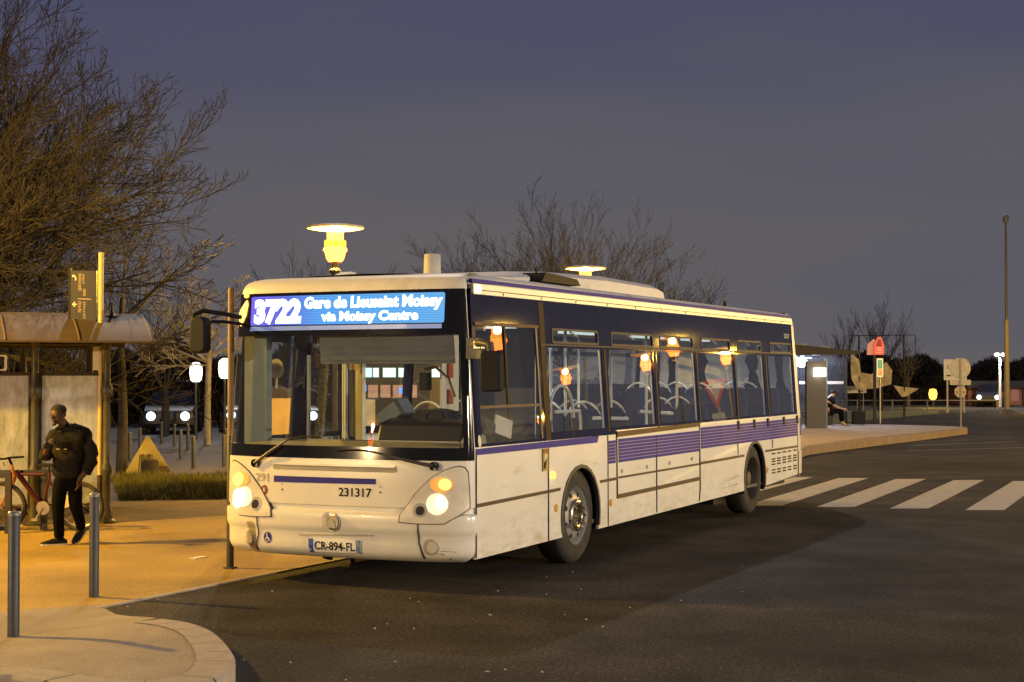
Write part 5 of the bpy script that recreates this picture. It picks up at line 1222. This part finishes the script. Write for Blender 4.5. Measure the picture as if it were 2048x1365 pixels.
# standing man, head bowed over his phone
MAN = thing('person', 'standing man in dark jacket and black trousers, head bowed, in front of the shelter', 'person', (1.72, 4.62, .004), FZ)
s = SK()   # local x right in the picture, y away from the viewer, z up
s.chain(None, [((.03, .0, .80), (.10, .13)), ((.05, .0, .95), (.10, .13)), ((.06, .01, 1.12), (.11, .16)), ((.055, .01, 1.25), (.09, .14)), ((.03, -.02, 1.33), .055), ((-.01, -.055, 1.385), .052)])
body_top = 5
s.chain(body_top, [((-.045, -.085, 1.415), (.072, .078)), ((-.06, -.075, 1.465), (.082, .088)), ((-.055, -.05, 1.52), (.060, .062))])
s.chain(3, [((-.10, -.03, 1.22), .055), ((-.17, -.02, 1.00), .042), ((-.17, -.15, .99), .034), ((-.12, -.26, 1.07), .028)])
wl = len(s.v) - 1
hand(s, wl, (-.12, -.26, 1.07), (.35, -.5, .55), (.5, .3, .2), (-.3, .3, .6), 1.05)
s.chain(3, [((.22, .02, 1.22), .055), ((.29, .03, 1.0), .044), ((.25, -.06, .80), .035), ((.21, -.08, .755), .028)])
wr = len(s.v) - 1
hand(s, wr, (.21, -.08, .755), (-.2, .0, -1), (-.3, .3, 0), (0, -1, 0), 1.05)
s.chain(0, [((-.03, -.02, .74), .085), ((-.05, -.04, .42), .058), ((-.04, .0, .09), .040), ((-.09, -.025, .045), .030), ((-.15, -.055, .035), .022)])
s.chain(0, [((.12, .02, .74), .085), ((.14, -.02, .44), .058), ((.15, .20, .17), .040), ((.15, .15, .10), .032), ((.14, .08, .08), .026)])
body = skin_mesh('body', s.v, s.e, s.r, M_SKIN, MAN)
# face, ears
mb = MB()
def blob(c, r, n=12, m2=8):
    vs = []; fs = []
    for i in range(m2 + 1):
        th = pi * i / m2
        for j in range(n):
            ph = 2 * pi * j / n; vs.append((c[0] + r[0] * sin(th) * cos(ph), c[1] + r[1] * sin(th) * sin(ph), c[2] + r[2] * cos(th)))
    for i in range(m2):
        for j in range(n): fs.append((i * n + j, i * n + (j + 1) % n, (i + 1) * n + (j + 1) % n, (i + 1) * n + j))
    mb.add(vs, fs)
blob((-.085, -.155, 1.435), (.016, .022, .024)); blob((-.13, -.06, 1.46), (.012, .02, .03)); blob((.025, -.05, 1.46), (.012, .02, .03)); blob((-.075, -.145, 1.388), (.026, .012, .009)); blob((-.07, -.14, 1.355), (.03, .02, .022)); mb.build('face', M_SKIN, MAN, smooth=True)
mb = MB(); blob((-.110, -.136, 1.458), (.010, .005, .004)); blob((-.055, -.140, 1.458), (.010, .005, .004)); mb.build('eyes', M_HAIR, MAN, smooth=True)
mb = MB(); blob((-.050, -.036, 1.510), (.088, .094, .066), 18, 12); mb.build('hair', M_HAIR, MAN, smooth=True)
s = SK()
s.chain(None, [((.04, .0, .70), (.15, .18)), ((.05, .0, .82), (.155, .195)), ((.06, .0, .98), (.155, .195)), ((.065, .01, 1.13), (.165, .215)), ((.055, .01, 1.25), (.13, .18)), ((.035, .0, 1.33), (.10, .11))])
s.chain(4, [((-.10, -.03, 1.22), .095), ((-.185, -.02, 1.00), .080), ((-.175, -.15, .99), .066), ((-.135, -.23, 1.045), .054)])
s.chain(4, [((.21, .02, 1.23), .100), ((.31, .03, 1.0), .088), ((.29, -.03, .86), .072), ((.245, -.06, .785), .060)])
jk = skin_mesh('jacket', s.v, s.e, s.r, M_JACK, MAN, 3)
rj = random.Random(4)
for v in jk.data.vertices:
    c = v.co; w_ = .010 * sin(c.z * 34 + 5 * c.x + 2 * sin(c.y * 20)) + .006 * sin(c.z * 61 + c.x * 40 + c.y * 25); nrm = Vector((c.x - .05, c.y, 0)).normalized(); v.co = c + nrm * w_
mb = MB(); mb.tube([(-.07, .06, 1.30), (.02, .10, 1.33), (.12, .05, 1.31), (.10, -.05, 1.28), (.0, -.10, 1.26), (-.08, -.04, 1.27), (-.07, .06, 1.30)], .035, 8); mb.build('collar', M_JACK, MAN, smooth=True)
mb = MB(); mb.box((.24, -.055, 1.095), (.29, -.045, 1.11)); mb.box((-.04, -.165, 1.07), (.0, -.155, 1.085)); mb.box((.05, -.175, 1.07), (.08, -.165, 1.082)); mb.build('reflective_tag', mat('pale_tag', (.5, .48, .45), .4), MAN)
s = SK()
s.chain(None, [((.04, .0, .84), (.12, .15)), ((.04, .0, .76), (.125, .16))])
s.chain(1, [((-.03, -.02, .66), .098), ((-.05, -.045, .42), .076), ((-.045, -.01, .20), .064), ((-.045, .0, .055), .060)])
s.chain(1, [((.12, .02, .66), .098), ((.14, -.02, .44), .078), ((.15, .12, .27), .064), ((.15, .185, .15), .058)])
skin_mesh('trousers', s.v, s.e, s.r, M_TROU, MAN)
def shoe(cx, cy_, z, L, dirv, pitch, par, m, name='shoe'):
    mb = MB(); n = 12; rows = [(0, .036, .05), (.2, .042, .085), (.45, .046, .075), (.75, .050, .05), (.95, .035, .035), (1.0, .015, .02)]; vs = []
    for f_, w_, h in rows:
        for j in range(n): a = pi * j / (n - 1); vs.append(Vector((f_ * L - .07, -w_ * cos(a), h * sin(a) + .006)))
        vs.append(Vector((f_ * L - .07, 0, 0)))
    k = n + 1; fs = [(i * k + j, i * k + (j + 1) % k, (i + 1) * k + (j + 1) % k, (i + 1) * k + j) for i in range(len(rows) - 1) for j in range(k)] + [tuple(range(k)), tuple(range(5 * k, 6 * k))]
    R = Matrix.Rotation(dirv, 3, 'Z') @ Matrix.Rotation(pitch, 3, 'Y'); vs = [R @ v + Vector((cx, cy_, z)) for v in vs]
    mb.add(vs, fs); o = mb.build(name, m, par, smooth=True)
    mb = MB(); vs = []; 
    for zz_ in (0, .018):
        for f_, w_, h in rows: vs += [R @ Vector((f_ * L - .07, -w_ * 1.04, zz_)) + Vector((cx, cy_, z)), R @ Vector((f_ * L - .07, w_ * 1.04, zz_)) + Vector((cx, cy_, z))]
    q = len(rows) * 2; fs = []
    for i in range(len(rows) - 1):
        fs += [(2 * i, 2 * i + 1, 2 * i + 3, 2 * i + 2), (q + 2 * i, q + 2 * i + 1, q + 2 * i + 3, q + 2 * i + 2), (2 * i, 2 * i + 2, q + 2 * i + 2, q + 2 * i), (2 * i + 1, 2 * i + 3, q + 2 * i + 3, q + 2 * i + 1)]
    mb.add(vs, fs); mb.build('sole', M_WSIGN, o)
shoe(-.03, .0, 0, .29, pi + .45, 0, MAN, M_BLACK); shoe(.15, .20, .10, .28, -pi / 2 - .2, .5, MAN, M_BLACK)
PH = thing('phone', 'small dark phone held in the standing man\'s hand', 'phone', (0, 0, 0), FZ)
mb = MB(); mb.box((-.05, -.012, -.075), (.02, -.004, .07)); mb.build('phone_body', M_GLOSSBLACK, PH)
PH.location = MAN.matrix_world @ Vector((0, 0, 0)) if False else Vector((1.72, 4.62, 0)) + Matrix.Rotation(FZ, 3, 'Z') @ Vector((-.055, -.335, 1.135)); PH.rotation_euler = (-.9, 0, FZ)

# =================================================================== RIGHT: far platform with shelter, seated traveller
PZ = .22
RSH = thing('platform_shelter', 'dark flat roofed platform shelter with glass walls behind the bus rear', 'bus shelter', (40.6, 6.0, PZ), FZ)
M_DKM = mat('dark_shelter_metal', (.012, .011, .012), .6)
mb = MB(); mb.add([(-2.6, .2, 2.36), (1.36, -.4, 2.44), (1.36, -.4, 2.54), (-2.6, .2, 2.98), (-2.6, 2.6, 2.36), (1.36, 1.2, 2.44), (1.36, 1.2, 2.54), (-2.6, 2.6, 2.98)], [(0, 1, 2, 3), (4, 5, 6, 7), (0, 1, 5, 4), (3, 2, 6, 7), (1, 5, 6, 2), (0, 4, 7, 3)]); rf = mb.build('roof', M_DKM, RSH)
mb = MB()
for k in range(4): mb.box((-2.3 + k * .8, .3, 2.93 - .09 * k), (-1.9 + k * .8, 1.5, 2.99 - .09 * k))
mb.build('roof_equipment', M_GREY, rf)
M_GLH = glass('shelter_glass_pane', (.78, .80, .86), boost=1.5, dust=.10, dustcol=(.4, .42, .5))
for x in (-1.35, -.55, .28, 1.18):
    mb = MB(); mb.box((x - .035, .95, 0), (x + .035, 1.02, 2.5)); mb.build('post', M_GREY if x < 0 else M_DKM, RSH)
for x0, x1 in ((-1.3, -.6), (-.5, .24), (.32, 1.14)):
    mb = MB(); mb.box((x0, .98, .25), (x1, .99, 2.35)); g_ = mb.build('glass_pane', M_GLH, RSH)
    mb = MB(); mb.box((x0 + .05, .96, 1.42), (x1 - .05, .972, 1.52)); mb.build('glass_stripe', M_LGREY, g_)
mb = MB(); mb.box((-1.2, .0, 2.30), (-.2, .3, 2.34)); mb.build('ceiling_light', emis('bluish_strip_glow', (.55, .68, 1.0), 5), RSH)
lamp_light('strip_lamp', (-.2, .1, 2.2), 240, (.62, .72, 1.0), .2, RSH)
mb = MB(); mb.box((-.95, .35, 2.05), (-.62, .45, 2.42)); mb.box((-.5, .40, 2.0), (-.38, .44, 2.42)); mb.build('hanging_display', mat('blue_white_display', (.2, .3, .6), .4, emit=.7, emcol=(.25, .4, 1)), RSH)
mb = MB(); mb.box((-.30, .2, 0), (.55, .75, .42)); mb.box((-.62, .2, .42), (.15, .75, .47)); mb.build('bench', M_DKM, RSH)
TT = thing('totem', 'tall dark advertising column with a lit panel on top, at the bus rear', 'totem', atpx(1633, 50.5, PZ - .02), FZ)
mb = MB(); mb.box((-.32, 0, 0), (.30, .3, 2.20)); mb.build('column', mat('brown_black_column', (.022, .017, .013), .4, var=.2), TT)
mb = MB(); mb.box((-.10, -.03, 1.70), (.30, 0, 1.98)); mb.build('lit_panel', emis('warm_white_panel', (1, .93, .72), 4.5), TT)
mb = MB(); mb.box((.30, .05, 0), (.36, .25, 2.3)); mb.build('side_post', M_GREY, TT)
lamp_light('panel_lamp', (.1, -.3, 1.84), 30, (1, .93, .75), .15, TT)
# seated traveller
TV = thing('person', 'seated traveller in dark clothes and cap, bent over, under the platform shelter', 'person', (40.75, 5.55, PZ), FZ)
s = SK(); s.chain(None, [((-.10, .2, .50), (.12, .14)), ((-.14, .2, .66), (.13, .15)), ((-.08, .2, .84), (.14, .17)), ((0, .2, .95), (.09, .12)), ((.04, .19, 1.02), .06), ((.09, .19, 1.10), (.095, .085)), ((.08, .19, 1.17), .07)])
s.chain(3, [((.02, -.0, .90), .055), ((.08, -.04, .70), .045), ((.30, .02, .60), .036), ((.40, .05, .58), .030)]); hand(s, len(s.v) - 1, (.40, .05, .58), (1, 0, -.2), (0, 0, -1), (0, 1, 0), 1.1)
s.chain(3, [((.02, .38, .90), .055), ((.08, .40, .70), .045), ((.30, .34, .60), .036), ((.40, .30, .58), .030)]); hand(s, len(s.v) - 1, (.40, .30, .58), (1, 0, -.2), (0, 0, -1), (0, -1, 0), 1.1)
s.chain(0, [((.02, .10, .50), .09), ((.36, .08, .50), .075), ((.38, .08, .12), .05), ((.42, .06, .05), .045), ((.52, .05, .04), .035)])
s.chain(0, [((.02, .32, .50), .09), ((.36, .34, .50), .075), ((.40, .34, .12), .05), ((.44, .34, .05), .045), ((.54, .34, .04), .035)])
skin_mesh('body', s.v, s.e, s.r, mat('pale_skin', (.42, .30, .24), .6), TV, 1)
mb = MB(); mb.box((-.42, .06, .58), (-.24, .34, .98)); mb.build('backpack', mat('pale_blue_backpack', (.30, .36, .50), .7), TV, bevel=.05)
s = SK(); s.chain(None, [((-.10, .2, .52), (.16, .18)), ((-.14, .2, .66), (.17, .19)), ((-.08, .2, .84), (.17, .21)), ((0, .2, .96), (.11, .14))])
s.chain(3, [((.02, -.0, .90), .08), ((.08, -.04, .72), .07)]); s.chain(3, [((.02, .38, .90), .08), ((.08, .40, .72), .07)]); skin_mesh('jacket', s.v, s.e, s.r, mat('navy_jacket', (.006, .007, .012), .9, spec=.15), TV, 1)
s = SK(); s.chain(None, [((-.10, .2, .50), (.13, .16))]); s.chain(0, [((.02, .10, .50), .11), ((.36, .08, .50), .095), ((.38, .08, .12), .07)]); s.chain(0, [((.02, .32, .50), .11), ((.36, .34, .50), .095), ((.40, .34, .12), .07)]); skin_mesh('trousers', s.v, s.e, s.r, M_TROU, TV, 1)
mb = MB(); blob((.08, .19, 1.15), (.105, .095, .085)); mb.box((.12, .12, 1.10), (.24, .26, 1.12)); mb.build('cap', M_HAIR, TV, smooth=True)
LG = thing('suitcase', 'dark suitcase standing at the feet of the seated traveller', 'suitcase', (41.35, 4.75, PZ), FZ)
mb = MB(); mb.box((-.22, 0, .04), (.22, .25, .50)); mb.build('case', M_BLACK, LG, bevel=.03); mb = MB(); mb.tube([(-.1, .12, .5), (-.1, .12, .56), (.1, .12, .56), (.1, .12, .5)], .012, 6); mb.build('handle', M_DKM, LG)

# red house shaped sign with coloured board below
RSg = thing('station_sign', 'red house shaped sign above a green and orange board, in front of the far trees', 'sign', (51.2, 6.25, 0), FZ)
mb = MB(); mb.box((-.16, .03, 0), (-.06, .13, 3.3)); mb.build('post', M_DKM, RSg)
mb = MB(); mb.tube([(.10, .05, 0), (.10, .05, 1.9)], .035, 8); mb.build('post', M_GALV, RSg)
mb = MB(); mb.prism([(-.42, 2.78), (-.05, 2.78), (-.05, 3.35), (-.15, 3.42), (-.40, 3.2)], .02, .12, 'xz'); mb.build('back_plate', mat('pale_red_plate', (.55, .28, .22), .5, emit=.18, emcol=(1, .35, .25)), RSg)
rdm = mat('lit_red_plate', (.6, .05, .03), .4, emit=.32, emcol=(1, .12, .07)); mb = MB(); mb.prism([(-.17, 2.78), (.24, 2.78), (.26, 3.15), (.14, 3.50), (.0, 3.50), (-.15, 3.2)], -.06, 0, 'xz'); rp_ = mb.build('red_plate', rdm, RSg)
mb = MB(); mb.prism([(-.08, 3.12), (.17, 3.12), (.11, 3.40), (.02, 3.40)], -.075, -.061, 'xz'); mb.build('emblem', mat('dark_red_mark', (.35, .04, .03), .5), rp_)
for zz_ in (2.86, 2.95, 3.04):
    mb = MB(); mb.box((-.06, -.07, zz_), (.16, -.061, zz_ + .03)); mb.build('lettering_line', mat('pink_mark', (.8, .5, .4), .5, emit=.3, emcol=(1, .5, .4)), rp_)
mb = MB(); mb.box((-.05, -.06, 1.88), (.21, 0, 2.64)); bd = mb.build('board', mat('lit_pale_board', (.8, .7, .4), .4, emit=.55, emcol=(1, .8, .4)), RSg, bevel=.02)
mb = MB(); mb.box((-.01, -.075, 2.22), (.17, -.061, 2.58)); mb.build('green_mark', mat('lit_green', (.02, .3, .12), .4, emit=.4, emcol=(.05, .6, .25)), bd)
mb = MB(); mb.box((.0, -.075, 1.94), (.17, -.061, 2.20)); mb.build('orange_mark', mat('lit_orange', (.8, .3, .03), .4, emit=.6, emcol=(1, .35, .05)), bd)
mb = MB(); mb.lathe([(0, -.08), (.035, -.08), (.035, -.076)], (.08, 0, 2.50), 'y', 12); mb.box((.05, -.08, 2.28), (.11, -.076, 2.44)); mb.box((.04, -.08, 1.98), (.13, -.076, 2.02)); mb.box((.10, -.08, 2.02), (.13, -.076, 2.14)); mb.build('pictogram', M_WSIGN, bd)
# dark canopy post with curved edge beside it
# frame with a torn net
NF = thing('goal_frame', 'tall thin pole frame with torn pale sheeting hanging from it', 'frame', (61.5, 8.3, 0), FZ)
mb = MB()
for x in (-1.05, 1.05):
    mb = MB(); mb.tube([(x, 0, 0), (x, 0, 3.86)], .045, 8); mb.build('pole', M_DKM, NF); mb = MB(); mb.tube([(-1.5, 0, 3.82), (1.6, 0, 3.86)], .018, 6); mb.tube([(-1.5, 0, 1.3), (-1.5, 0, 3.82)], .012, 6); mb.tube([(1.6, 0, 1.3), (1.6, 0, 3.86)], .012, 6); mb.tube([(1.1, 0, 1.3), (1.6, 0, 1.3)], .012, 6); mb.build('wire', M_DKM, NF)
def cloth(pts, name, m, amp=.08):
    q = patch(pts, lambda u, v, f_: Vector((u, -.1 + amp * sin(u * 7 + v * 5) - f_, v)), 0, .012, cuts=5); q.build(name, m, NF, smooth=True)
M_RAG = mat('pale_torn_sheet', (.55, .47, .30), .8, var=.3, scale=4)
cloth([(-1.45, 3.0), (-1.1, 2.7), (-1.0, 2.1), (-.5, 2.0), (.2, 2.6), (.5, 2.2), (.4, 1.55), (-.3, 1.35), (-1.2, 1.3), (-1.45, 1.8)], 'torn_sheet', M_RAG)
cloth([(.5, 1.5), (1.0, 1.42), (1.7, 1.35), (1.2, 1.0), (.9, .95)], 'torn_sheet', M_RAG)
# low white name board on one leg
WS_ = thing('name_board', 'low wide white board on a thin post, seen through the platform shelter', 'sign', (62.7, 9.7, 0), FZ)
mb = MB(); mb.box((-.50, 0, 1.12), (.42, .04, 1.46)); mb.build('board', M_WSIGN, WS_); mb = MB(); mb.tube([(.28, .06, 0), (.28, .06, 1.4)], .025, 8); mb.build('post', M_GALV, WS_)
mb = MB(); mb.box((.0, -.008, 1.18), (.26, -.001, 1.24)); mb.build('dark_mark', M_DARKGREY, WS_)
# round sign seen from behind
RD = thing('road_sign', 'round sign, small plate and octagon seen from behind on one post at the platform tip', 'road sign', atpx(1921, 53.2, PZ - .03), FZ)
R_ = .41 * .86
mb = MB(); mb.tube([(0, 0, 0), (0, 0, 2.34)], .03, 8); mb.build('post', mat('dull_post', (.22, .20, .19), .5), RD)
mb = MB(); mb.lathe([(0, .05), (.345, .05), (.36, .035), (.345, .02), (0, .02)], (0, 0, 2.0), 'y', 36); pq = mb.build('round_plate', M_SIGNBACK, RD)
mb = MB(); mb.box((-.02, -.02, 1.66), (.02, .02, 2.28)); mb.build('bracket', M_STEEL, pq)
mb = MB(); mb.prism(rrect(-.36, 1.42, .36, 1.60, .04), .03, .05, 'xz'); mb.build('small_plate', M_SIGNBACK, RD)
mb = MB(); mb.prism([(.21 * cos(pi / 8 + i * pi / 4), 1.19 + .21 * sin(pi / 8 + i * pi / 4)) for i in range(8)], .03, .05, 'xz'); mb.build('octagon_plate', mat('yellowish_back', (.42, .34, .2), .5), RD)
for s_x in (-.12, .12):
    mb = MB(); mb.box((s_x - .012, .0, 1.14), (s_x + .012, .03, 1.22)); mb.build('clip', M_IRON, RD)
# white panel sign further back
WP = thing('direction_sign', 'square white direction board on two posts behind the round sign', 'sign', (72.4, 6.75, 0), FZ)
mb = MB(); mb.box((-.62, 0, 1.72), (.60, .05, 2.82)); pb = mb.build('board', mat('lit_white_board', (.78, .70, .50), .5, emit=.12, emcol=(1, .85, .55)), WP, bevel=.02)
mb = MB(); mb.box((-.48, -.008, 1.92), (-.25, -.001, 2.0)); mb.box((-.42, -.008, 2.3), (-.38, -.001, 2.55)); mb.build('lettering', M_DARKGREY, pb)
for xx in (-.42, .46):
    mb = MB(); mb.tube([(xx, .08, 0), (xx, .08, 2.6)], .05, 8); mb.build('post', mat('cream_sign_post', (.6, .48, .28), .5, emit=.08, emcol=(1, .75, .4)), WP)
# tall mast
MS = thing('mast', 'very tall tapering mast with a small camera head at the right edge', 'mast', (81.4, 5.38, 0), FZ)
mb = MB(); mb.lathe([(.17, 0), (.15, 3), (.13, 5.2)], n=14); mb.build('lower_tube', mat('cream_mast', (.30, .27, .20), .6), MS, smooth=True)
mb = MB(); mb.lathe([(.15, 5.2), (.09, 5.22), (.06, 10.8), (0, 10.82)], n=12); mb.build('upper_tube', mat('grey_mast', (.12, .12, .13), .6), MS, smooth=True)
mb = MB(); mb.lathe([(.10, 10.8), (.17, 10.9), (.17, 11.15), (.05, 11.25), (0, 11.26)], n=12); mb.build('camera_head', M_GREY, MS, smooth=True)
lamp_light('verge_fill', (0, -6, 4.0), 800, SODIUM, .2, MS)  # added light without a fitting, brightens the verge
# white floodlight
FLD = thing('floodlight', 'white double floodlight on a short mast above the far low building', 'floodlight', (89.0, 6.84, 0), FZ)
mb = MB(); mb.lathe([(.10, 0), (.07, 3.1)], n=10); mb.build('mast', mat('bright_mast', (.7, .7, .68), .5), FLD, smooth=True)
for xx in (-.20, .20):
    mb = MB(); mb.lathe([(0, -.12), (.13, -.08), (.19, 0), (.13, .1), (0, .12)], (xx, -.1, 3.28), 'z', 12); mb.build('lamp_head', emis('floodlight_glow', (1, .93, .85), 4), FLD, smooth=True)
lamp_light('flood_lamp', (0, -.5, 3.2), 700, (1, .93, .82), .2, FLD)
OL = thing('garden_lamp', 'small orange lamp glowing low before the dark hedge', 'lamp', (87.28, 10.64, 0), FZ)
mb = MB(); mb.lathe([(.05, 0), (.04, .5)], n=10); mb.build('post', M_IRON, OL); mb = MB(); mb.lathe([(.08, .45), (.22, .56), (.27, .85), (.2, 1.12), (0, 1.16)], n=12); mb.build('globe', emis('small_orange_glow', (1, .42, .05), 2.4, see=.6), OL, smooth=True)
lamp_light('lamp_bulb', (0, 0, .85), 500, SODIUM, .1, OL)
# low building
LBd = thing('low_building', 'long low building with dark flat roof and reddish lit front at the right edge', 'building', (95.5, 7.2, 0), FZ)
mb = MB(); mb.box((-2.6, .4, 0), (9, 6, 1.15)); mb.build('wall', mat('dusty_red_wall', (.34, .15, .11), .8, var=.2, scale=1.5), LBd)
mb = MB(); mb.box((-2.8, -.1, 1.15), (9.2, 6.2, 1.62)); mb.build('roof', mat('blue_black_roof', (.022, .024, .04), .6), LBd)
for k in range(9):
    mb = MB(); mb.box((-2.3 + k * 1.1, .25, 0), (-2.12 + k * 1.1, .4, 1.15)); mb.build('pillar', mat('dark_red_pillar', (.10, .03, .025), .7), LBd)
for k in range(8):
    mb = MB(); mb.box((-1.95 + k * 1.1, .37, .3), (-1.4 + k * 1.1, .398, 1.08)); mb.build('window', mat('pinkish_window', (.40, .20, .17), .4, emit=.05, emcol=(1, .5, .4)), LBd)
FN = thing('fence', 'low pale rail fence along the far verge', 'fence', (77, 13, 0), FZ)
mb = MB(); mb.tube([(-6, 0, .55), (8, 0, .55)], .035, 6); mb.build('rail', M_GALV, FN)
for k in range(8):
    mb = MB(); mb.tube([(-6 + k * 2, .05, 0), (-6 + k * 2, .05, .6)], .04, 6); mb.build('post', M_GALV, FN)
CR = thing('parked_car', 'far white lit car, only its lamps bright, before the low building', 'car', (86, 6.9, 0), FZ + pi / 2)
CR2 = car((93, 8.0, 0), YAW - pi / 2 + 1.2, 'far car with white lamps on before the low red building', (.04, .04, .04)); bpy.data.objects.remove(CR)
for ch in CR2.children:
    if ch.name.startswith('headlight'): ch.data.materials[0] = emis('far_headlight_glow', (1, .97, .85), 3)
# yield sign across the road, mirrored in the bus windows
YS = thing('yield_sign', 'red and white give way sign mirrored in the side window of the bus', 'road sign', (18.5, -4.9, .28), radians(12))
YS.scale = (.8, .8, 1)
mb = MB(); mb.tube([(0, .03, 0), (0, .03, 2.0)], .028, 8); mb.build('post', M_GALV, YS)
def YF(u, v, off): return Vector((0 - off, -u, v))
y1 = patch(tri_r((-.36, 2.05), (.36, 2.05), (0, 1.42)), YF, .03, .02).build('plate', mat('sign_red', (.6, .04, .04), .4), YS)
patch(tri_r((-.22, 1.97), (.22, 1.97), (0, 1.59), .03), YF, .034, .004).build('field', M_WSIGN, y1)
patch([(-.18, 1.15), (.18, 1.15), (.18, 1.36), (-.18, 1.36)], YF, .03, .02).build('sub_plate', M_WSIGN, YS)

# litter on the road
random.seed(9); mb = MB()
for i in range(70):
    px = random.uniform(250, 1500); D = random.uniform(8.5, 17); x, y, _ = atpx(px, D)
    if y > -1.4 and x > -.3: continue
    if x < -1.8 and y > -1.2: continue
    a = random.uniform(0, pi); L = random.uniform(.006, .018); w2 = .006
    c, s_ = cos(a), sin(a); mb.add([(x - c * L - s_ * w2, y - s_ * L + c * w2, .003), (x + c * L - s_ * w2, y + s_ * L + c * w2, .003), (x + c * L + s_ * w2, y + s_ * L - c * w2, .003), (x - c * L + s_ * w2, y - s_ * L - c * w2, .003), (x, y, .012)], [(0, 1, 4), (1, 2, 4), (2, 3, 4), (3, 0, 4)])
o = mb.build('litter', mat('pale_litter', (.45, .42, .36), .8, var=.4)); tag(o, kind='stuff')
mb = MB(); x, y, _ = atpx(398, 16.2, 0); mb.box((x - .10, y - .04, .004), (x + .12, y + .05, .012)); o = mb.build('paper_scrap', M_WSIGN); tag(o, 'pale scrap of paper lying on the orange pavement', 'litter')
